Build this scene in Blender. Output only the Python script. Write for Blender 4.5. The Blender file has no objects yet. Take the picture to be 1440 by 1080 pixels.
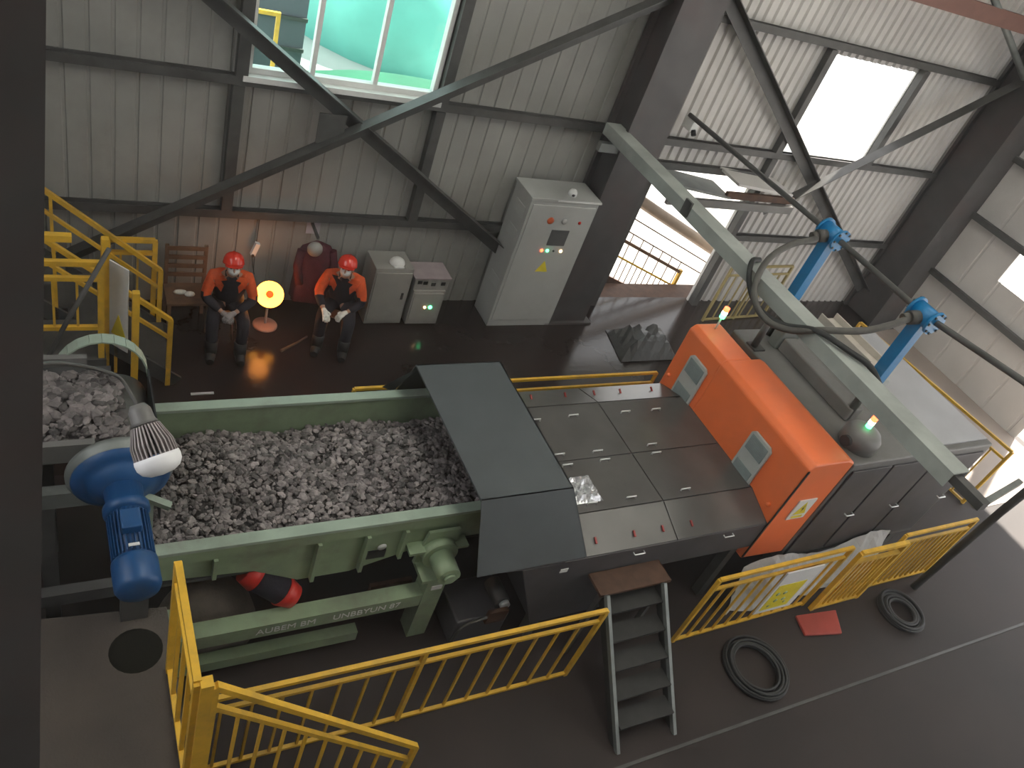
import bpy, bmesh, math, random
from mathutils import Vector, Matrix
random.seed(7)
HAZE = 0.007
SC = bpy.context.scene
COL = SC.collection
# ------------------------------------------------------------------ camera
R = ((0.86806166, -0.39283749, 0.30355832),
     (-0.04928044, -0.67661319, -0.73468771),
     (0.49400444, 0.62279475, -0.60670118))
cam_d = bpy.data.cameras.new('camera'); cam = bpy.data.objects.new('camera', cam_d); COL.objects.link(cam)
cam_d.sensor_width = 36.0; cam_d.lens = 1126.59 / 1440 * 36; cam_d.clip_start = 0.05; cam_d.clip_end = 300
rt = Vector(R[0]); up = -Vector(R[1]); bk = -Vector(R[2])
cam.matrix_world = Matrix(((rt.x, up.x, bk.x, 0), (rt.y, up.y, bk.y, 0), (rt.z, up.z, bk.z, 6.5), (0, 0, 0, 1)))
SC.camera = cam
# ------------------------------------------------------------------ world, light, exposure
SC.view_settings.view_transform = 'Standard'; SC.view_settings.look = 'None'
SC.view_settings.gamma = 1.0; SC.view_settings.use_curve_mapping = False
SC.view_settings.exposure = 0.55
W = bpy.data.worlds.new('sky'); SC.world = W; W.use_nodes = True
bg = W.node_tree.nodes['Background']; bg.inputs[0].default_value = (0.96, 0.96, 0.965, 1); bg.inputs[1].default_value = 2.0
def area(name, loc, target, sx, sy, power, col=(1, 1, 1)):
    l = bpy.data.lights.new(name, 'AREA'); l.shape = 'RECTANGLE'; l.size = sx; l.size_y = sy; l.energy = power; l.color = col
    o = bpy.data.objects.new(name, l); COL.objects.link(o); o.location = loc
    o.rotation_euler = (Vector(target) - Vector(loc)).to_track_quat('-Z', 'Y').to_euler(); return o
sun = bpy.data.lights.new('sun', 'SUN'); sun.energy = 14.0; sun.angle = math.radians(1.5); sun.color = (1.0, 0.93, 0.82)
so = bpy.data.objects.new('sun', sun); COL.objects.link(so); so.location = (20, 12, 15)
so.rotation_euler = Vector((-2.45, -1.1, -3.6)).to_track_quat('-Z', 'Y').to_euler()

# ------------------------------------------------------------------ materials
def mat(name, col, rough=0.6, metal=0.0, var=0.12, scale=6.0, bump=0.0, bscale=40.0, emit=None, es=0.0, dirt=None, dirt_amt=0.45, coat=0.0, spec=0.5):
    m = bpy.data.materials.new(name); m.use_nodes = True
    nt = m.node_tree; b = nt.nodes['Principled BSDF']
    b.inputs['Roughness'].default_value = rough; b.inputs['Metallic'].default_value = metal
    b.inputs['Coat Weight'].default_value = coat; b.inputs['Specular IOR Level'].default_value = spec
    tc = nt.nodes.new('ShaderNodeTexCoord')
    n = nt.nodes.new('ShaderNodeTexNoise'); n.inputs['Scale'].default_value = scale; n.inputs['Detail'].default_value = 6
    nt.links.new(tc.outputs['Object'], n.inputs['Vector'])
    r = nt.nodes.new('ShaderNodeValToRGB'); r.color_ramp.elements[0].position = 0.3; r.color_ramp.elements[1].position = 0.72
    d = [c * (1 - var) for c in col[:3]]; l = [min(1, c * (1 + var)) for c in col[:3]]
    r.color_ramp.elements[0].color = (*d, 1); r.color_ramp.elements[1].color = (*l, 1)
    nt.links.new(n.outputs['Fac'], r.inputs['Fac'])
    out = r.outputs['Color']
    if dirt:
        n2 = nt.nodes.new('ShaderNodeTexNoise'); n2.inputs['Scale'].default_value = scale * 0.35; n2.inputs['Detail'].default_value = 8; n2.inputs['Roughness'].default_value = 0.7
        nt.links.new(tc.outputs['Object'], n2.inputs['Vector'])
        r2 = nt.nodes.new('ShaderNodeValToRGB'); r2.color_ramp.elements[0].position = 0.48; r2.color_ramp.elements[1].position = 0.7
        r2.color_ramp.elements[0].color = (0, 0, 0, 1); r2.color_ramp.elements[1].color = (dirt_amt,) * 3 + (1,)
        nt.links.new(n2.outputs['Fac'], r2.inputs['Fac'])
        mx = nt.nodes.new('ShaderNodeMix'); mx.data_type = 'RGBA'
        nt.links.new(r2.outputs['Color'], mx.inputs['Factor']); nt.links.new(out, mx.inputs[6]); mx.inputs[7].default_value = (*dirt, 1)
        out = mx.outputs[2]
    nt.links.new(out, b.inputs['Base Color'])
    if bump:
        n3 = nt.nodes.new('ShaderNodeTexNoise'); n3.inputs['Scale'].default_value = bscale; n3.inputs['Detail'].default_value = 4
        nt.links.new(tc.outputs['Object'], n3.inputs['Vector'])
        bp = nt.nodes.new('ShaderNodeBump'); bp.inputs['Strength'].default_value = bump; bp.inputs['Distance'].default_value = 0.02
        nt.links.new(n3.outputs['Fac'], bp.inputs['Height']); nt.links.new(bp.outputs['Normal'], b.inputs['Normal'])
    if emit:
        b.inputs['Emission Color'].default_value = (*emit, 1); b.inputs['Emission Strength'].default_value = es
    return m
M = {}
M['sheet'] = mat('painted_sheet', (0.29, 0.285, 0.265), 0.55, 0.0, 0.10, 1.5, dirt=(0.11, 0.10, 0.09), dirt_amt=0.4)
M['sheet_r'] = mat('pale_sheet', (0.60, 0.575, 0.55), 0.55, 0.0, 0.08, 1.5, dirt=(0.35, 0.32, 0.3), dirt_amt=0.3)
M['steel'] = mat('dark_grey_steel', (0.085, 0.083, 0.08), 0.5, 0.2, 0.25, 5, dirt=(0.04, 0.035, 0.03))
M['steel_l'] = mat('grey_steel', (0.20, 0.215, 0.205), 0.45, 0.3, 0.2, 5, dirt=(0.09, 0.085, 0.08))
M['column'] = mat('column_paint', (0.075, 0.07, 0.07), 0.5, 0.1, 0.2, 3, dirt=(0.1, 0.055, 0.05), dirt_amt=0.5)
M['concrete'] = mat('concrete', (0.075, 0.06, 0.05), 0.8, 0, 0.18, 3, 0.3, 60, dirt=(0.06, 0.05, 0.045))
M['yellow'] = mat('yellow_paint', (0.72, 0.42, 0.035), 0.45, 0, 0.12, 8, dirt=(0.25, 0.17, 0.06), dirt_amt=0.5)
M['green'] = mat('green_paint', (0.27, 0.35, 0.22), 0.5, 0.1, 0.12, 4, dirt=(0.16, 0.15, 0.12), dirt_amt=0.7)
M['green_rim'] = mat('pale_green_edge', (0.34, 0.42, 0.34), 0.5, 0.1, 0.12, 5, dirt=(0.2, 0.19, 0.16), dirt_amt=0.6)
M['hood'] = mat('slate_paint', (0.085, 0.095, 0.10), 0.42, 0.1, 0.1, 3, dirt=(0.06, 0.06, 0.06), dirt_amt=0.4)
M['lid'] = mat('charcoal_lid', (0.12, 0.115, 0.11), 0.3, 0.35, 0.15, 3, 0.08, 8, dirt=(0.11, 0.10, 0.09), dirt_amt=0.5)
M['side'] = mat('charcoal_side', (0.085, 0.08, 0.085), 0.45, 0.1, 0.12, 4, dirt=(0.03, 0.03, 0.03))
M['housing'] = mat('housing_grey', (0.16, 0.155, 0.15), 0.5, 0.1, 0.12, 4, dirt=(0.10, 0.085, 0.07))
M['orange'] = mat('orange_paint', (0.90, 0.19, 0.055), 0.42, 0, 0.05, 3, dirt=(0.6, 0.2, 0.1), dirt_amt=0.3)
M['vent'] = mat('vent_plastic', (0.45, 0.46, 0.44), 0.5, 0, 0.06, 10)
M['louver'] = mat('louver_grey', (0.20, 0.23, 0.23), 0.5, 0, 0.08, 20)
M['chrome'] = mat('bright_metal', (0.85, 0.85, 0.85), 0.35, 0.35, 0.05, 20)
M['white'] = mat('white_plastic', (0.72, 0.72, 0.70), 0.45, 0, 0.05, 10)
M['red'] = mat('red_paint', (0.55, 0.03, 0.02), 0.4, 0, 0.15, 10)
M['dred'] = mat('dark_red_latch', (0.32, 0.04, 0.035), 0.5)
M['black'] = mat('black_rubber', (0.018, 0.018, 0.018), 0.6, 0, 0.2, 10)
M['rubber'] = mat('grey_rubber_hose', (0.075, 0.07, 0.062), 0.55, 0, 0.2, 14)
M['blue'] = mat('blue_paint', (0.010, 0.065, 0.19), 0.42, 0, 0.15, 6, dirt=(0.05, 0.08, 0.12), dirt_amt=0.5)
M['blue_b'] = mat('bright_blue_paint', (0.008, 0.18, 0.42), 0.4, 0, 0.1, 8)
M['rust'] = mat('rusty_plate', (0.085, 0.042, 0.025), 0.7, 0.2, 0.35, 8, 0.2, 50)
M['ore'] = mat('ore_stone', (0.24, 0.21, 0.205), 0.75, 0, 0.35, 14, 0.3, 60, dirt=(0.06, 0.05, 0.055), dirt_amt=0.7)
_nt = M['ore'].node_tree; _b = _nt.nodes['Principled BSDF']; _g = _nt.nodes.new('ShaderNodeNewGeometry'); _r = _nt.nodes.new('ShaderNodeMapRange')
_r.inputs['To Min'].default_value = 0.35; _r.inputs['To Max'].default_value = 1.55; _nt.links.new(_g.outputs['Random Per Island'], _r.inputs['Value'])
_m = _nt.nodes.new('ShaderNodeVectorMath'); _m.operation = 'SCALE'; _src = _b.inputs['Base Color'].links[0].from_socket
_nt.links.new(_src, _m.inputs[0]); _nt.links.new(_r.outputs['Result'], _m.inputs['Scale']); _nt.links.new(_m.outputs[0], _b.inputs['Base Color'])
M['ore_bed'] = mat('ore_fines', (0.06, 0.052, 0.05), 0.85, 0, 0.3, 20, 0.5, 60)
M['cab'] = mat('cabinet_grey', (0.42, 0.425, 0.41), 0.42, 0, 0.05, 3, dirt=(0.25, 0.25, 0.24), dirt_amt=0.3)
M['cab2'] = mat('old_cabinet_grey', (0.30, 0.29, 0.265), 0.5, 0, 0.08, 4, dirt=(0.15, 0.14, 0.13), dirt_amt=0.5)
M['screen'] = mat('screen_glass', (0.10, 0.10, 0.10), 0.15, 0, 0.1, 5)
M['tarp'] = mat('white_tarp', (0.52, 0.53, 0.54), 0.6, 0, 0.08, 6, 0.3, 12)
M['blacktarp'] = mat('dark_tarp', (0.05, 0.05, 0.048), 0.5, 0, 0.3, 4, 0.4, 10)
M['near_black'] = mat('near_black_steel', (0.022, 0.021, 0.02), 0.7, 0, 0.3, 8)  # very dark steel, tone varies at random
M['olive'] = mat('olive_yellow', (0.33, 0.26, 0.10), 0.5)
M['wood'] = mat('worn_wood', (0.16, 0.085, 0.045), 0.65, 0, 0.3, 9)
M['skin'] = mat('skin', (0.45, 0.25, 0.17), 0.55, 0, 0.05, 10)
M['navy'] = mat('navy_workwear', (0.013, 0.010, 0.017), 0.8, 0, 0.25, 20, 0.3, 60)
M['hivis'] = mat('orange_workwear', (0.72, 0.10, 0.02), 0.7, 0, 0.15, 15, 0.3, 50)
M['helmet'] = mat('red_helmet', (0.72, 0.035, 0.015), 0.22, 0, 0.05, 5, coat=0.5)
M['glove'] = mat('pale_glove', (0.75, 0.72, 0.66), 0.8, 0, 0.2, 30)
M['maroon'] = mat('maroon_cloth', (0.07, 0.010, 0.018), 0.8, 0, 0.3, 14, 0.3, 40)
M['sack'] = mat('dusty_mound', (0.15, 0.125, 0.10), 0.9, 0, 0.2, 10, 0.4, 40)
M['eyewhite'] = mat('eye', (0.05, 0.03, 0.02), 0.3)
M['paper'] = mat('paper', (0.42, 0.40, 0.44), 0.8)
M['warn'] = mat('warning_yellow', (0.75, 0.62, 0.03), 0.5)
M['ink'] = mat('black_ink', (0.02, 0.02, 0.02), 0.5)
M['glow'] = mat('heater_bowl', (0.9, 0.6, 0.2), 0.3, emit=(1.0, 0.42, 0.05), es=4.0)
M['core'] = mat('heater_core', (0.10, 0.02, 0.01), 0.7, emit=(1.0, 0.14, 0.02), es=0.75, spec=0.1)
M['led_g'] = mat('green_lens', (0.1, 0.8, 0.3), 0.3, emit=(0.1, 1.0, 0.35), es=5)
M['led_r'] = mat('red_lens', (0.9, 0.1, 0.05), 0.3, emit=(1.0, 0.12, 0.04), es=4)
M['led_a'] = mat('amber_lens', (0.9, 0.6, 0.3), 0.3, emit=(1.0, 0.65, 0.3), es=4)
M['led_w'] = mat('white_lens', (0.9, 0.9, 0.7), 0.3, emit=(1.0, 1.0, 0.75), es=9)
M['bulb'] = mat('bulb_diffuser', (0.80, 0.80, 0.82), 0.4)
M['ribs'] = mat('bulb_heatsink', (0.38, 0.34, 0.34), 0.5, 0.1, 0.15, 30, dirt=(0.2, 0.17, 0.17))
M['turq'] = mat('turquoise_cover', (0.16, 0.50, 0.44), 0.6, 0, 0.2, 0.6)
M['greent'] = mat('green_netting', (0.012, 0.11, 0.06), 0.8, 0, 0.25, 0.8)
M['ext_wall'] = mat('exterior_cladding', (0.13, 0.13, 0.16), 0.6, 0, 0.1, 1)
M['ext_ground'] = mat('exterior_concrete', (0.45, 0.44, 0.42), 0.85, 0, 0.1, 0.6)
M['ore_dim'] = M['ore'].copy(); M['ore_dim'].name = 'shaded_ore'  # darker ore copy, dimness of the left side put into its colour
for _n in M['ore_dim'].node_tree.nodes:
    if _n.type == 'MAP_RANGE': _n.inputs['To Min'].default_value = 0.2; _n.inputs['To Max'].default_value = 1.0
def glass():
    m = bpy.data.materials.new('window_glass'); m.use_nodes = True; nt = m.node_tree
    for n in list(nt.nodes): nt.nodes.remove(n)
    o = nt.nodes.new('ShaderNodeOutputMaterial'); t = nt.nodes.new('ShaderNodeBsdfTransparent'); g = nt.nodes.new('ShaderNodeBsdfGlossy')
    t.inputs[0].default_value = (0.86, 1.0, 0.97, 1); g.inputs['Roughness'].default_value = 0.05
    x = nt.nodes.new('ShaderNodeMixShader'); x.inputs[0].default_value = 0.06
    nt.links.new(t.outputs[0], x.inputs[1]); nt.links.new(g.outputs[0], x.inputs[2]); nt.links.new(x.outputs[0], o.inputs[0]); return m
M['glass'] = glass()
def floor_mat():
    m = mat('wet_dark_floor', (0.027, 0.018, 0.016), 0.3, 0, 0.3, 0.8, spec=0.35)
    nt = m.node_tree; b = nt.nodes['Principled BSDF']; tc = nt.nodes['Texture Coordinate']
    n = nt.nodes.new('ShaderNodeTexNoise'); n.inputs['Scale'].default_value = 1.3; n.inputs['Detail'].default_value = 3
    nt.links.new(tc.outputs['Object'], n.inputs['Vector'])
    sx = nt.nodes.new('ShaderNodeSeparateXYZ'); nt.links.new(tc.outputs['Object'], sx.inputs[0])
    ad = nt.nodes.new('ShaderNodeMath'); ad.operation = 'MULTIPLY_ADD'; ad.inputs[1].default_value = 1.6
    nt.links.new(n.outputs['Fac'], ad.inputs[0]); nt.links.new(sx.outputs['Y'], ad.inputs[2])
    mr = nt.nodes.new('ShaderNodeMapRange'); mr.interpolation_type = 'SMOOTHSTEP'; mr.inputs['From Min'].default_value = 5.2; mr.inputs['From Max'].default_value = 7.4
    mr.inputs['To Min'].default_value = 0.62; mr.inputs['To Max'].default_value = 0.16
    nt.links.new(ad.outputs[0], mr.inputs['Value']); nt.links.new(mr.outputs['Result'], b.inputs['Roughness'])
    n3 = nt.nodes.new('ShaderNodeTexNoise'); n3.inputs['Scale'].default_value = 18
    nt.links.new(tc.outputs['Object'], n3.inputs['Vector'])
    bp = nt.nodes.new('ShaderNodeBump'); bp.inputs['Strength'].default_value = 0.12; bp.inputs['Distance'].default_value = 0.01
    nt.links.new(n3.outputs['Fac'], bp.inputs['Height']); nt.links.new(bp.outputs['Normal'], b.inputs['Normal'])
    return m
M['floor'] = floor_mat()

# ------------------------------------------------------------------ mesh helpers
class MB:
    def __init__(s): s.v = []; s.f = []; s.sm = []; s.mi = []; s.cur = 0
    def add(s, vs, fs, smooth=False):
        o = len(s.v); s.v += [Vector(p) for p in vs]
        for f in fs: s.f.append([i + o for i in f]); s.sm.append(smooth); s.mi.append(s.cur)
        return s
    def box(s, x0, x1, y0, y1, z0, z1):
        v = [(x, y, z) for z in (z0, z1) for y in (y0, y1) for x in (x0, x1)]
        return s.add(v, [(0, 2, 3, 1), (4, 5, 7, 6), (0, 1, 5, 4), (2, 6, 7, 3), (0, 4, 6, 2), (1, 3, 7, 5)])
    def beam(s, p, q, w, h, upv=(0, 0, 1)):
        p = Vector(p); q = Vector(q); d = (q - p).normalized(); u = Vector(upv)
        if abs(d.dot(u)) > 0.98: u = Vector((0, 1, 0))
        a = d.cross(u).normalized(); b = a.cross(d).normalized()
        v = [c + a * i * w / 2 + b * j * h / 2 for c in (p, q) for j in (-1, 1) for i in (-1, 1)]
        return s.add(v, [(0, 1, 3, 2), (4, 6, 7, 5), (0, 4, 5, 1), (2, 3, 7, 6), (0, 2, 6, 4), (1, 5, 7, 3)])
    def cyl(s, p, q, r1, r2=None, n=16, cap=True, smooth=True):
        r2 = r1 if r2 is None else r2
        p = Vector(p); q = Vector(q); d = (q - p).normalized(); u = Vector((0, 0, 1))
        if abs(d.dot(u)) > 0.98: u = Vector((0, 1, 0))
        a = d.cross(u).normalized(); b = a.cross(d).normalized()
        v = []
        for c, r in ((p, r1), (q, r2)):
            for k in range(n):
                t = 2 * math.pi * k / n; v.append(c + a * math.cos(t) * r + b * math.sin(t) * r)
        s.add(v, [(k, (k + 1) % n, n + (k + 1) % n, n + k) for k in range(n)], smooth)
        if cap: s.add(v[:n], [tuple(range(n - 1, -1, -1))]); s.add(v[n:], [tuple(range(n))])
        return s
    def tube(s, pts, r, n=10, cap=True):
        pts = [Vector(p) for p in pts]; rs = r if isinstance(r, (list, tuple)) else [r] * len(pts)
        d0 = (pts[1] - pts[0]).normalized(); u = Vector((0, 0, 1))
        if abs(d0.dot(u)) > 0.9: u = Vector((0, 1, 0))
        a = d0.cross(u).normalized(); v = []
        for i, p in enumerate(pts):
            d = (pts[min(i + 1, len(pts) - 1)] - pts[max(i - 1, 0)]).normalized()
            a = (a - d * a.dot(d)).normalized(); b = d.cross(a)
            for k in range(n):
                t = 2 * math.pi * k / n; v.append(p + a * math.cos(t) * rs[i] + b * math.sin(t) * rs[i])
        m = len(pts)
        s.add(v, [(i * n + k, i * n + (k + 1) % n, (i + 1) * n + (k + 1) % n, (i + 1) * n + k) for i in range(m - 1) for k in range(n)], True)
        if cap: s.add(v[:n], [tuple(range(n - 1, -1, -1))]); s.add(v[-n:], [tuple(range(n))])
        return s
    def lathe(s, base, axis, prof, n=28, smooth=True):
        """prof: list of (r, h) along axis from base"""
        base = Vector(base); d = Vector(axis).normalized(); u = Vector((0, 0, 1))
        if abs(d.dot(u)) > 0.98: u = Vector((0, 1, 0))
        a = d.cross(u).normalized(); b = a.cross(d).normalized(); v = []
        for r, h in prof:
            for k in range(n):
                t = 2 * math.pi * k / n; v.append(base + d * h + (a * math.cos(t) + b * math.sin(t)) * max(r, 1e-4))
        m = len(prof)
        s.add(v, [(i * n + k, i * n + (k + 1) % n, (i + 1) * n + (k + 1) % n, (i + 1) * n + k) for i in range(m - 1) for k in range(n)], smooth)
        return s
    def prism(s, poly, vec):
        """poly: list of 3d points, extruded by vec"""
        n = len(poly); p = [Vector(q) for q in poly]; e = Vector(vec)
        v = p + [q + e for q in p]
        return s.add(v, [tuple(range(n - 1, -1, -1)), tuple(range(n, 2 * n))] + [(k, (k + 1) % n, n + (k + 1) % n, n + k) for k in range(n)])
    def ball(s, c, r, n=12, m=8, sc=(1, 1, 1)):
        c = Vector(c); v = []
        for i in range(m + 1):
            ph = math.pi * i / m
            for k in range(n):
                t = 2 * math.pi * k / n
                v.append(c + Vector((math.sin(ph) * math.cos(t) * r * sc[0], math.sin(ph) * math.sin(t) * r * sc[1], math.cos(ph) * r * sc[2])))
        return s.add(v, [(i * n + k, (i + 1) * n + k, (i + 1) * n + (k + 1) % n, i * n + (k + 1) % n) for i in range(m) for k in range(n)], True)
    def build(s, name, mats, parent=None, bevel=0.0):
        off = Vector((0, 0, 0)); p = parent
        while p is not None: off += Vector(p.location); p = p.parent
        me = bpy.data.meshes.new(name)
        me.from_pydata([tuple(v - off) for v in s.v], [], s.f)
        me.polygons.foreach_set('use_smooth', s.sm); me.polygons.foreach_set('material_index', s.mi)
        for m in (mats if isinstance(mats, (list, tuple)) else [mats]): me.materials.append(m)
        bm = bmesh.new(); bm.from_mesh(me); bmesh.ops.remove_doubles(bm, verts=bm.verts, dist=1e-5)
        bmesh.ops.recalc_face_normals(bm, faces=bm.faces); bm.to_mesh(me); bm.free(); me.update()
        o = bpy.data.objects.new(name, me); COL.objects.link(o)
        if parent is not None: o.parent = parent
        if bevel:
            b = o.modifiers.new('bevel', 'BEVEL'); b.width = bevel; b.segments = 2; b.limit_method = 'ANGLE'
        return o
def thing(name, label, cat, loc, group=None):
    o = bpy.data.objects.new(name, None); COL.objects.link(o); o.location = loc; o.empty_display_size = 0.1
    o['label'] = label; o['category'] = cat
    if group: o['group'] = group
    return o
def tag(o, label, cat, group=None, kind=None):
    o['label'] = label; o['category'] = cat
    if group: o['group'] = group
    if kind: o['kind'] = kind
    return o
def struct(name, mb, m, label=None, bevel=0.0, parent=None):
    o = mb.build(name, m, parent, bevel); 
    if parent is None: o['kind'] = 'structure'
    if label: o['label'] = label
    return o
def centred(mb, name, m, loc, bevel=0.0):
    """a one-mesh thing whose origin sits at loc"""
    for v in mb.v: v -= Vector(loc)
    o = mb.build(name, m, None, bevel); o.location = loc; return o
def smooth_path(pts, k=6):
    pts = [Vector(p) for p in pts]; out = []
    for i in range(len(pts) - 1):
        p0 = pts[max(i - 1, 0)]; p1 = pts[i]; p2 = pts[i + 1]; p3 = pts[min(i + 2, len(pts) - 1)]
        for j in range(k):
            t = j / k
            out.append(0.5 * ((2 * p1) + (p2 - p0) * t + (2 * p0 - 5 * p1 + 4 * p2 - p3) * t * t + (3 * p1 - p0 - 3 * p2 + p3) * t ** 3))
    out.append(pts[-1]); return out
def text_mesh(name, txt, size, m, parent, mw, off=(0, 0, 0)):
    cu = bpy.data.curves.new(name, 'FONT'); cu.body = txt; cu.size = size; cu.extrude = 0.001; cu.align_x = 'CENTER'; cu.align_y = 'CENTER'
    t = bpy.data.objects.new(name, cu); COL.objects.link(t)
    dg = bpy.context.evaluated_depsgraph_get(); me = bpy.data.meshes.new_from_object(t.evaluated_get(dg)); bpy.data.objects.remove(t)
    me.transform(mw); p = parent; o3 = Vector((0, 0, 0))
    while p is not None: o3 += Vector(p.location); p = p.parent
    me.transform(Matrix.Translation(-o3)); me.materials.clear(); me.materials.append(m)
    o = bpy.data.objects.new(name, me); COL.objects.link(o); o.parent = parent; return o
# front-facing text in plane normal -Y, at point
def mw_front(p): return Matrix.Translation(p) @ Matrix.Rotation(math.pi / 2, 4, 'X')

# ------------------------------------------------------------------ setting: floor, walls, roof
struct('floor_lit_patch', MB().box(11.75, 14.4, 3.45, 7.6, 0, 0.01), mat('lit_floor_tone', (0.34, 0.28, 0.24), 0.6, 0, 0.12, 1.5))  # paler colour stands in for floor partly lit from the door
struct('floor', MB().box(-4, 14.6, -4, 8.6, -0.2, 0), M['floor'])
def corr_wall(mb, x0, x1, z0, z1, y=8.5, pitch=0.22, rib=0.022, dep=0.014, axis='x'):
    xs = []; x = x0
    k0 = math.floor(x0 / pitch)
    prof = []
    k = k0
    while k * pitch <= x1 + pitch:
        b = k * pitch
        prof += [(b, 0), (b + pitch - rib * 2, 0), (b + pitch - rib * 1.5, dep), (b + pitch - rib * 0.5, dep)]
        k += 1
    pr = [(x0, 0)] + [p for p in prof if x0 < p[0] < x1] + [(x1, 0)]
    vs = []
    for (a, d) in pr:
        for z in (z0, z1):
            for off in (0, 0.03):
                if axis == 'x': vs.append((a, y + d + off, z))
                else: vs.append((y + d + off, a, z))
    fs = []
    n = len(pr)
    for i in range(n - 1):
        a = i * 4; b = a + 4
        fs += [(a, b, b + 2, a + 2), (a + 1, a + 3, b + 3, b + 1), (a, a + 1, b + 1, b), (a + 2, b + 2, b + 3, a + 3)]
    fs += [(0, 2, 3, 1), ((n - 1) * 4, (n - 1) * 4 + 1, (n - 1) * 4 + 3, (n - 1) * 4 + 2)]
    mb.add(vs, fs)
WT = 9.0
wb = MB()
corr_wall(wb, -4, 1.88, 0, WT); corr_wall(wb, 1.88, 4.02, 0, 2.98); corr_wall(wb, 1.88, 4.02, 5.6, WT); corr_wall(wb, 4.02, 7.1, 0, WT)
struct('wall_back', wb, M['sheet'])
wb = MB(); P2 = 0.17
corr_wall(wb, 7.1, 7.6, 0, WT, pitch=P2, rib=0.04, dep=0.035); corr_wall(wb, 7.6, 9.66, 2.45, WT, pitch=P2, rib=0.04, dep=0.035)
corr_wall(wb, 9.66, 9.78, 0, WT, pitch=P2, rib=0.04, dep=0.035)
corr_wall(wb, 9.78, 11.78, 0, 2.87, pitch=P2, rib=0.04, dep=0.035); corr_wall(wb, 9.78, 11.78, 4.42, WT, pitch=P2, rib=0.04, dep=0.035)
corr_wall(wb, 11.78, 14.4, 0, WT, pitch=P2, rib=0.04, dep=0.035)
struct('wall_back', wb, M['sheet_r'])
wr = MB()
RX = 14.4
corr_wall(wr, 4.6, 4.95, 0, WT, y=RX, axis='y', pitch=0.6, rib=0.03, dep=0.02); corr_wall(wr, 6.62, 8.5, 0, WT, y=RX, axis='y', pitch=0.6, rib=0.03, dep=0.02)
corr_wall(wr, 4.95, 6.62, 0, 1.9, y=RX, axis='y', pitch=0.6, rib=0.03, dep=0.02); corr_wall(wr, 4.95, 6.62, 3.4, WT, y=RX, axis='y', pitch=0.6, rib=0.03, dep=0.02)
corr_wall(wr, -2.0, 4.6, 3.6, WT, y=RX, axis='y', pitch=0.6, rib=0.03, dep=0.02); corr_wall(wr, -4, -2.0, 0, WT, y=RX, axis='y', pitch=0.6, rib=0.03, dep=0.02)
struct('wall_right', wr, M['sheet_r'])
struct('wall_left', MB().box(-4.1, -4.0, -4, 8.5, 0, 4.8).box(-4.1, -4.0, 5.5, 8.5, 4.8, WT).box(-4.1, -4.0, -4, -1.0, 4.8, WT), M['sheet'])  # upper opening in this unseen wall added to light left-facing sides
struct('wall_front', MB().box(-4.1, 10.0, -4.1, -4.0, 0, WT), M['sheet'])
# roof over the hall with eaves over the back wall; the unseen front is left partly open to let light in
rf = MB()
FILL_STRIPS = ((2.6, 5.2, -1.0, 6.0), (8.6, 10.6, 0.0, 7.0))  # unseen translucent strips added in the roof to brighten the hall
for xa, xb in ((-4.2, 2.6), (5.2, 8.6), (10.6, 14.6)): rf.box(xa, xb, -3.6, 10.6, WT, WT + 0.08)
for xa, xb, ya, yb in FILL_STRIPS: rf.box(xa, xb, -3.6, ya, WT, WT + 0.08).box(xa, xb, yb, 10.6, WT, WT + 0.08)
struct('ceiling', rf, M['sheet'])
tl = bpy.data.materials.new('translucent_fill'); tl.use_nodes = True; nt = tl.node_tree
for n in list(nt.nodes): nt.nodes.remove(n)
o_ = nt.nodes.new('ShaderNodeOutputMaterial'); t_ = nt.nodes.new('ShaderNodeBsdfTranslucent'); t_.inputs[0].default_value = (0.75, 0.76, 0.74, 1); nt.links.new(t_.outputs[0], o_.inputs[0])
for xa, xb, ya, yb in FILL_STRIPS: struct('added_fill_panel', MB().box(xa, xb, ya, yb, WT + 0.03, WT + 0.04), tl)
# columns and wall framing
def hcol(x, y, w, d, z0=0, z1=WT, m='column'):
    b = MB(); t = 0.05
    b.box(x, x + w, y - d, y - d + t, z0, z1).box(x, x + w, y - t, y, z0, z1).box(x + w / 2 - t / 2, x + w / 2 + t / 2, y - d + t, y - t, z0, z1)
    return b
struct('steel_column', MB().box(6.5, 7.15, 7.96, 8.02, 0, WT).box(6.5, 7.15, 8.4, 8.46, 0, WT).box(6.58, 6.66, 8.02, 8.4, 0, WT).box(7.0, 7.08, 8.02, 8.4, 0, WT).box(6.4, 7.25, 7.9, 8.48, 0, 0.03), M['column'])
struct('steel_column', MB().box(13.7, 14.38, 7.7, 7.76, 0, WT).box(13.7, 14.38, 8.4, 8.46, 0, WT).box(13.78, 13.86, 7.76, 8.4, 0, WT).box(14.2, 14.28, 7.76, 8.4, 0, WT), M['column'])
struct('steel_column', MB().box(-1.0, -0.45, 7.95, 8.45, 0, WT), M['column'])
def girt(x0, x1, z, y=8.44):
    b = MB(); b.box(x0, x1, y - 0.05, y + 0.05, z - 0.05, z - 0.03).box(x0, x1, y - 0.05, y - 0.035, z - 0.03, z + 0.05).box(x0, x1, y + 0.035, y + 0.05, z - 0.03, z + 0.05)
    return struct('wall_girt', b, M['steel'])
for z in (1.32, 2.92, 6.2): girt(-0.45, 6.5, z)
for z in (2.86, 4.56): girt(7.15, 13.7, z)
girt(9.78, 13.7, 1.38); girt(7.6, 9.66, 2.5)
def wpost(x, z0, z1, y=8.42): struct('wall_post', MB().box(x - 0.06, x + 0.06, y - 0.05, y + 0.06, z0, z1), M['steel'])
wpost(1.8, 1.37, 2.87); wpost(1.82, 2.97, 6.15); wpost(4.1, 1.37, 2.87); wpost(4.1, 2.97, 6.15)
wpost(9.72, 0, 2.81); wpost(9.72, 2.91, 4.5); wpost(11.84, 2.91, 4.5); wpost(7.55, 0, 2.4)
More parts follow.
